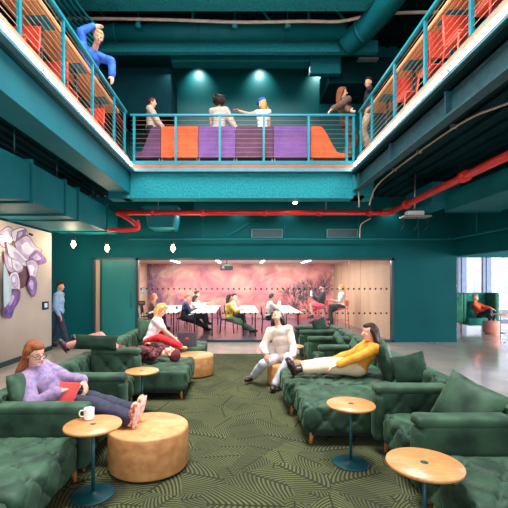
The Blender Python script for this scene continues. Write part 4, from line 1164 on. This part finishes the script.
# ---- woman in purple sweater
w = person('woman in a purple rainbow sweater and glasses reading with her feet on the ottoman', (-1.74,3.72,.53), (-1.955,3.67,.83), (-.15,-1,0), ((-1.60,3.44,.68),(-1.47,3.66,.73)), ((-.985,3.42,.46),(-.95,3.56,.47)),
    (.82,-.42,-.28), s=.95, shirt=KNITP, pants=JEAN, shoe=SNEAK, hair=hairR, hairstyle='long', vox=.0075, poles=((-.2,-.4,-.6),(.1,.5,-.6)), toes=((.25,-.1,1),(.3,.15,1)), head=(-1.9,3.62,.985), headup=(-.1,0,1), female=True, fatter=1.7, curl=.6, collar=KNITP, extras={'sole': mat('pink_sole', (226,150,140), (240,220,214), .6, 30)}, handdir=((.6,.2,.2),(.3,-.3,-.5)))
Hh = w['H']
bm = bmesh.new()
for sg in (1, -1):
    c = [Hh(sg*.031+.026*math.cos(a), .098-.004*abs(math.cos(a)), .004+.021*math.sin(a)) for a in (2*PI*i/14 for i in range(15))]
    tube(bm, c, .0024, 6)
    tube(bm, [Hh(sg*.058, .094, .008), Hh(sg*.08, .02, .01), Hh(sg*.082, -.02, .0)], .0022, 6)
tube(bm, [Hh(-.006,.1,.008), Hh(.006,.1,.008)], .0024, 6)
link('glasses', bm, BLACK, w['root'], world=True)
bt = empty('notebook', (-1.53,3.46,.64), label='coral red notebook held open by the reading woman', cat='notebook')
def slab(name, c, ax, ay, th, m, parent):
    c, ax, ay = V(c), V(ax), V(ay); n_ = ax.cross(ay).normalized()*th
    bm = bmesh.new(); vs = [bm.verts.new(c+a*ax+b*ay+g*n_) for a in (-.5,.5) for b in (-.5,.5) for g in (-.5,.5)]
    for f in ((0,1,3,2),(4,6,7,5),(0,4,5,1),(2,3,7,6),(0,2,6,4),(1,5,7,3)): bm.faces.new([vs[i] for i in f])
    return link(name, bm, m, parent, smooth=False, world=True)
NB = mat('coral_cover', (226,76,72), (236,92,86), .6)
slab('cover', (-1.53,3.43,.655), (.19,-.03,.0), (.065,.05,.19), .006, NB, bt)
slab('pages', (-1.53,3.442,.656), (.18,-.028,.0), (.062,.047,.18), .012, WTEE, bt)
slab('cover', (-1.545,3.455,.66), (.19,-.03,.0), (.065,.05,.19), .005, NB, bt)
# ---- woman lying on the left chaise
w = person('person in a dark floral top lying on the left chaise with legs over its back', (-1.83,5.95,.56), (-1.27,6.0,.55), (-.05,1,0), ((-1.55,5.74,.60),(-1.4,6.2,.66)), ((-2.56,5.82,.70),(-2.50,6.1,.72)),
    (.12,-.25,1), s=.97, shirt=PRINT, pants=mat('faded_pink_trousers', (178,110,104), (196,134,124), .8), shoe=(BOOT, .17), hair=hairM, hairstyle='short', vox=.012, poles=((0,-1,.3),(0,1,.3)), knees=((0,0,1),(0,0,1)), toes=((-.5,-.1,.7),(-.5,.15,.7)), head=(-1.06,6.0,.56), headup=(1,0,.1), female=True)
bm = bmesh.new(); ell(bm, w['H'](0,-.035,.06), (.105,.105,.09), w['RH']); link('knitted_cap', bm, mat('maroon_cap', (96,30,40), (116,42,50), .9, 20, bump=.4), w['root'], world=True)
# ---- woman in red trousers
w = person('blonde woman in white tee and red trousers typing on the laptop', (-1.68,7.25,.54), (-1.52,7.3,.97), (-.1,-1,0), ((-1.16,7.22,.56),(-1.2,7.45,.56)), ((-1.08,7.02,.50),(-1.35,7.5,.5)),
    (.75,-.25,-.45), s=.98, shirt=WTEE, pants=REDT, shoe=None, hair=hairB, hairstyle='long', vox=.012, sleeve=.55, poles=((0,-.3,-.8),(0,.3,-.8)), knees=((.4,-.8,.45),(.5,.6,.3)), toes=((1,0,-.1),(1,.3,-.1)), female=True, head=(-1.45,7.27,1.13))
# ---- woman on the ottoman
w = person('dark haired woman in a cream shirt on an ottoman, looking up', (.70,6.32,.46), (.62,6.22,.93), (-1,.1,0), ((.40,6.0,.55),(.80,5.92,.52)), ((.22,6.3,.13),(.53,5.86,.12)),
    (-.35,-.62,.7), s=.98, shirt=CREAM, pants=LJEAN, shoe=(BOOT, .07), hair=hairK, hairstyle='long', vox=.009, poles=((-.45,.6,-.6),(.45,.6,-.6)), knees=((-.3,-1,.3),(.15,-1,.5)), toes=((-.5,-.6,0),(-.2,-1,0)), female=True, fatter=1.25, head=(.59,6.24,1.10), headup=(.1,.7,.6), hairback=.9, handdir=((.1,-.3,-.8),(-.2,-.3,-.8)))
bm = bmesh.new(); ell(bm, w['H'](-.05,-.04,.07), (.05,.07,.055), w['RH']); link('headscarf', bm, mat('pink_scarf', (232,140,160), (240,170,184), .8), w['root'], world=True)
# ---- woman in orange sweater
w = person('dark haired woman in an orange sweater with legs stretched along the chaise', (1.53,5.08,.555), (1.73,5.06,.86), (0,1,0), ((1.26,5.22,.62),(1.22,4.92,.60)), ((.74,5.16,.53),(.72,4.99,.53)),
    (-1,-.12,-.06), s=.95, shirt=MUST, pants=BEIGE, shoe=(BOOT, .03), hair=hairD, hairstyle='long', vox=.009, hem=.86, poles=((.2,.6,-.6),(.3,-.6,-.6)), toes=((-.5,.2,1),(-.5,-.3,1)), knees=((0,0,1),(0,-.1,1)), female=True, fatter=1.3, head=(1.665,5.03,1.00), headup=(0.05,0,1), collar=MUST)
# ---- walking man
DEN = mat('light_blue_shirt', (120,150,186), (140,168,200), .8)
person('man in a light blue shirt walking past behind the grey wall', (-4.58,9.85,.92), (-4.56,9.85,1.38), (.1,-1,0), ((-4.44,9.6,.84),(-4.74,10.1,.84)), ((-4.34,9.78,.09),(-4.82,9.94,.09)),
    (1,-.1,-.05), s=1.0, skin=SKIN2, shirt=DEN, pants=JEAN, shoe=BLACK, hair=hairD, vox=.014, poles=((-1,0,0),(-1,0,0)), knees=((1,0,0),(1,0,0)), sleeve=1)
# ---- meeting room people
def sitter(label, x, y, z=.5, lean=.08, dirx=1, hands=None, s=1.0, feet=None, face=None, **k):
    hipp = (x, y, z); nk = (x+lean*dirx, y, z+.47*s)
    R_ = (0, -dirx, 0)
    hands = hands or ((x+.42*dirx, y-.1, z+.26), (x+.42*dirx, y+.1, z+.26))
    feet = feet or ((x+.52*dirx, y-.1, z-.40), (x+.45*dirx, y+.1, z-.40))
    return person(label, hipp, nk, R_, hands if dirx > 0 else (hands[1], hands[0]), feet if dirx > 0 else (feet[1], feet[0]), face or (dirx, -.15, -.05), s=s, vox=.018, knees=((dirx,0,.6),(dirx,0,.6)), toes=((dirx,0,0),(dirx,0,0)), **k)
NAVY = mat('navy_sweater', (44,50,92), (56,62,106), .8); TAUPE = mat('taupe_top', (110,84,80), (126,98,92), .8); YEL = mat('yellow_print_top', (226,190,60), (240,214,110), .8, 16)
GREENP = mat('sage_green_trousers', (96,140,112), (112,154,126), .8); BLKC = mat('black_cloth', (26,24,30), None, .8); PINKS = mat('pink_shorts', (232,80,104), None, .8)
sitter('long haired woman in a taupe top at the table nearest the poster', -3.1, 13.6, shirt=TAUPE, pants=BLKC, hair=hairG, hairstyle='long', shoe=BLACK, face=(.8,.3,-.1), female=True)
sitter('ginger man in a navy sweater seated at a meeting table', -1.85, 12.85, shirt=NAVY, pants=BLKC, hair=hairG, shoe=BOOT, feet=((-1.0,12.75,.12),(-1.15,12.95,.12)))
sitter('dark haired seated person with a white top beside the navy sweater', -1.65, 13.5, z=.48, shirt=WTEE, pants=JEAN, hair=hairK, hairstyle='bob', shoe=BOOT, skin=SKIN2, s=.95)
sitter('dark haired man in a white shirt, tallest at the second table', -1.68, 14.15, z=.6, shirt=WTEE, pants=JEAN, hair=hairD, shoe=BLACK, face=(.9,.3,-.1))
sitter('person in a yellow top and sage trousers with legs stretched out', -.36, 12.55, shirt=YEL, pants=GREENP, hair=hairD, hairstyle='bob', shoe=BOOT, skin=SKIN2, feet=((.42,12.4,.14),(.36,12.65,.1)), female=True, lean=.02)
sitter('person in white mostly hidden behind the yellow top', -.32, 13.45, shirt=WTEE, pants=JEAN, hair=hairD, shoe=BOOT)
sitter('dark haired man in a white shirt with hands raised at the far right table', .93, 12.75, z=.52, shirt=WTEE, pants=BLKC, hair=hairK, shoe=BLACK, skin=SKIN2, hands=((1.28,12.62,1.02),(1.3,12.86,1.0)), face=(.9,.1,.15))
w = sitter('person in a black jacket and pink shorts on a bar stool', 3.0, 14.3, z=.80, dirx=-1, lean=-.02, shirt=BLKC, pants=PINKS, hem=.42, hair=hairD, shoe=BLACK, feet=((2.62,14.2,.42),(2.7,14.4,.2)), hands=((2.68,14.2,1.12),(2.68,14.4,1.1)), face=(-.9,-.2,-.1))
t = empty('tablet', (2.66,14.25,1.15), label='small glowing tablet held by the person in the black jacket', cat='tablet')
B('screen', 2.585, 2.60, 14.08, 14.30, 1.14, 1.33, mat('tablet_screen', (150,200,235), None, .3, emit=1.2), t); B('case', 2.6, 2.61, 14.07, 14.31, 1.13, 1.34, BLACK, t)
w = sitter('blonde woman in a white top and black trousers on a bar stool', 3.62, 13.9, z=.80, dirx=-1, lean=.0, shirt=WTEE, sleeve=.5, pants=BLKC, hair=hairB, hairstyle='long', shoe=BLACK, feet=((3.2,13.8,.38),(3.3,14.0,.2)), hands=((3.3,13.8,1.0),(3.3,14.0,1.0)), face=(-.9,-.2,-.1), female=True)
ORS = mat('orange_red_sweater', (232,84,50), (240,100,66), .8)
person('person in an orange-red sweater lounging in the booth', (8.08,13.15,.55), (7.92,13.2,.97), (-.6,-.75,0), ((8.2,12.85,.74),(8.38,13.0,.76)), ((8.0,12.5,.50),(8.12,12.52,.5)), (.7,-.6,-.1), s=.95, shirt=ORS, pants=JEAN, hair=hairB, shoe=WHITE, vox=.018, knees=((.6,-.4,.8),(.6,-.4,.8)), toes=((0,-.4,1),(0,-.4,1)), head=(7.93,13.14,1.12))
# ---- people on the upper storey
UF = 4.25
BLU = mat('blue_denim_jacket', (30,86,200), (60,120,220), .7, 9, contrast=(.4,.6))
w = person('blonde person in a blue denim jacket leaning over the left balcony rail', (-2.98,7.47,UF+1.27), (-2.66,7.10,UF+1.60), (-.85,-.45,0), ((-2.62,6.98,UF+1.98),(-2.33,7.1,UF+1.16)), ((-3.3,7.95,UF+1.2),(-3.1,8.05,UF+1.2)),
    (.45,-.85,-.45), s=1.02, shirt=BLU, pants=JEAN, hair=hairB, hairstyle='short', shoe=BLACK, vox=.012, poles=((-.9,-.1,-.2),(.5,-.3,-.5)), knees=((-.2,-.2,.6),(.2,0,.5)), fatter=2.0, handdir=((.4,.2,.1),(.1,-.2,-.7)), head=(-2.53,6.97,UF+1.77), collar=BLU)
OATM = mat('oatmeal_cardigan', (192,164,146), (206,180,160), .85, 14); GRJ = mat('beige_grey_jacket', (196,176,160), (210,190,174), .8, 10); CHK = mat('brown_plaid_shirt', (84,58,48), (120,92,74), .8, 16)
def stander(label, x, y, zt, rgt, face, hands=None, lean=(0,0), s=1.0, **k):
    # zt = top of head
    nk = V((x+lean[0], y+lean[1], zt-.27*s)); hp = V((x, y, zt-.77*s)); R_ = V(rgt).normalized(); fw_ = V((0,0,1)).cross(R_)
    hands = hands or (hp+R_*.2+fw_*.25+V((0,0,.1)), hp-R_*.2+fw_*.25+V((0,0,.1)))
    feet = (hp+R_*.09-V((0,0,.80*s)), hp-R_*.09-V((0,0,.80*s)))
    return person(label, hp, nk, R_, hands, feet, face, s=s, vox=.014, poles=((0,0,-1)-0*V((0,0,0)) if False else (-fw_*.5-V((0,0,.5))), (-fw_*.5-V((0,0,.5)))), knees=(fw_, fw_), **k)
y = 9.72
stander('red haired man in an oatmeal cardigan above the plum module, facing right', -2.2, y, 6.22, (-.1,-1,0), (1,-.05,-.05), shirt=OATM, pants=BLKC, hair=mat('red_brown_hair', (110,36,28), None), shoe=BLACK, hands=((-1.85,9.62,5.38),(-1.85,9.85,5.38)), lean=(.0,0), fatter=1.6)
stander('afro haired person seen from behind in a beige grey jacket', -.52, y, 6.23, (1,-.15,0), (.35,.9,-.05), shirt=GRJ, pants=BLKC, hair=hairD, hairstyle='afro', skin=SKIN3, shoe=BLACK, hands=((.0,9.75,5.3),(-.7,10.0,5.3)), fatter=2.2)
w = stander('person in a blue cap and sleeveless top resting an arm on the lounge', .56, y, 6.2, (1,-.2,0), (-.5,.8,-.1), shirt=WTEE, pants=REDT, hair=hairB, hairstyle='bob', shoe=WHITE, sleeve=0, hands=((.75,9.9,5.3),(-.02,9.5,5.82)), female=True)
CAPB = mat('blue_cap', (20,84,196), None, .7)
bm = bmesh.new(); ell(bm, w['H'](0,-.01,.075), (.108,.118,.09), w['RH']); cp = link('cap', bm, CAPB, w['root'], world=True)
bm = bmesh.new(); ell(bm, w['H'](0,.11,.06), (.07,.07,.012), w['RH']); link('cap_brim', bm, CAPB, cp, world=True)
y = 9.0
stander('long haired woman in a brown plaid shirt leaning on the rear rail', 2.52, 9.15, 6.15, (.3,-.95,0), (.9,-.2,-.1), shirt=CHK, pants=CHK, hair=hairR, hairstyle='long', shoe=BLACK, hands=((2.05,8.72,5.5),(2.5,8.72,5.47)), lean=(-.12,-.1), female=True, fatter=2.0)
stander('dark haired man in a black tee standing at the right gallery corner', 2.93, 8.85, 6.27, (.2,.95,0), (-.8,-.5,-.1), shirt=BLKC, pants=mat('khaki_trousers', (176,154,128), (190,168,142), .8), hair=hairD, shoe=BLACK, skin=SKIN2, sleeve=.6, hands=((2.85,8.75,5.35),(3.1,9.3,5.25)))
bpy.data.scenes.remove(TMP)
# ================================================================ LIGHT
def area(name, loc, sx, sy, e, rot=(0,0,0), col=(1,.95,.9)):
    l = bpy.data.lights.new(name, 'AREA'); l.shape = 'RECTANGLE'; l.size = sx; l.size_y = sy; l.energy = e; l.color = col
    o = bpy.data.objects.new(name, l); COL.objects.link(o); o.location = loc; o.rotation_euler = rot; return o
def spot(name, loc, tgt, e, ang=60, col=(1,.95,.88), blend=.6, size=.08):
    l = bpy.data.lights.new(name, 'SPOT'); l.energy = e; l.spot_size = math.radians(ang); l.spot_blend = blend; l.color = col; l.shadow_soft_size = size
    o = bpy.data.objects.new(name, l); COL.objects.link(o); o.location = loc
    o.rotation_euler = (V(tgt)-V(loc)).to_track_quat('-Z', 'Y').to_euler(); return o
area('atrium_ceiling_light', (0, 4.5, 8.4), 3.5, 5, 640, col=(.93,.97,1))
area('hall_ceiling_light_left', (-3.4, 3.2, 3.9), .8, 4, 40)
area('hall_ceiling_light_right', (4.2, 2.5, 3.9), .8, 4, 30)
area('meeting_ceiling_light', (0, 14.2, 2.40), 7, 5, 300, col=(1,.95,.92))
area('window_daylight_right', (13.7, 6, 1.8), 3.2, 16, 1300, rot=(0, PI/2, 0), col=(.88,.94,1))
area('rear_fill', (0, -4.8, 3.2), 9, 4.5, 120, rot=(PI/2, 0, 0), col=(.95,.97,1))  # added soft fill from behind the camera; no window is built there
# wall washers in view
for x in (-1.24, .59, 2.36): spot('upper_wall_washer', (x, 11.1, 8.0), (x, 11.5, 7.45), 46, 90, (.9,1,.97), 1, .05)
for x in (-.05, 1.3, 4.1): spot('lower_wall_washer', (x, 10.45 if x > 3 else 10.5, 3.75), (x, 10.72, 3.2), 9, 100, (.9,1,1), 1, .05)
# the LED lines also throw light up under the balcony tables
for sx, x in ((-1, -2.385), (1, 2.515)):
    area('led_uplight', (x, 2, 4.28), .04, 13, 32, rot=(0, PI+sx*.45, 0), col=(1,.93,.85))
area('corridor_floor_fill', (.3, 9.75, 3.3), 6, .25, 45, col=(1,.93,.86))  # added lamp that brightens the concrete strip before the glass
area('gallery_ceiling_light', (0, 10.2, 7.2), 4, .3, 30, col=(1,.96,.9))
for x, y in ((-3.9, 4.5), (-3.9, 7.2)): spot('mural_washer', (x+.6, y, 3.9), (-4.6, y+.6, 1.8), 30, 80)
for x, y, e in ((-1.6, 3.6, 60), (1.5, 3.4, 60), (-1.4, 6.6, 60), (1.4, 6.2, 60), (0, 4.8, 40)): spot('atrium_spotlight', (x*.8, y-.8, 8.0), (x, y, .4), e*12, 32, (1,.93,.85), .8, .15)
w_ = bpy.data.worlds.new('daylight'); sc.world = w_; w_.use_nodes = True
bg = w_.node_tree.nodes['Background']; bg.inputs[0].default_value = (.86,.9,1,1); bg.inputs[1].default_value = .9
# ================================================================ CAMERA
cam = bpy.data.cameras.new('camera'); co = bpy.data.objects.new('camera', cam); COL.objects.link(co)
co.location = (0,0,H); co.rotation_euler = (PI/2,0,0)
cam.sensor_width = 36; cam.lens = 36*F/508; cam.shift_x = 14/508; cam.shift_y = 28/508; cam.clip_end = 200
sc.camera = co
sc.view_settings.view_transform = 'Standard'; sc.view_settings.look = 'None'; sc.view_settings.gamma = 1; sc.view_settings.exposure = 0.75; sc.view_settings.use_curve_mapping = False
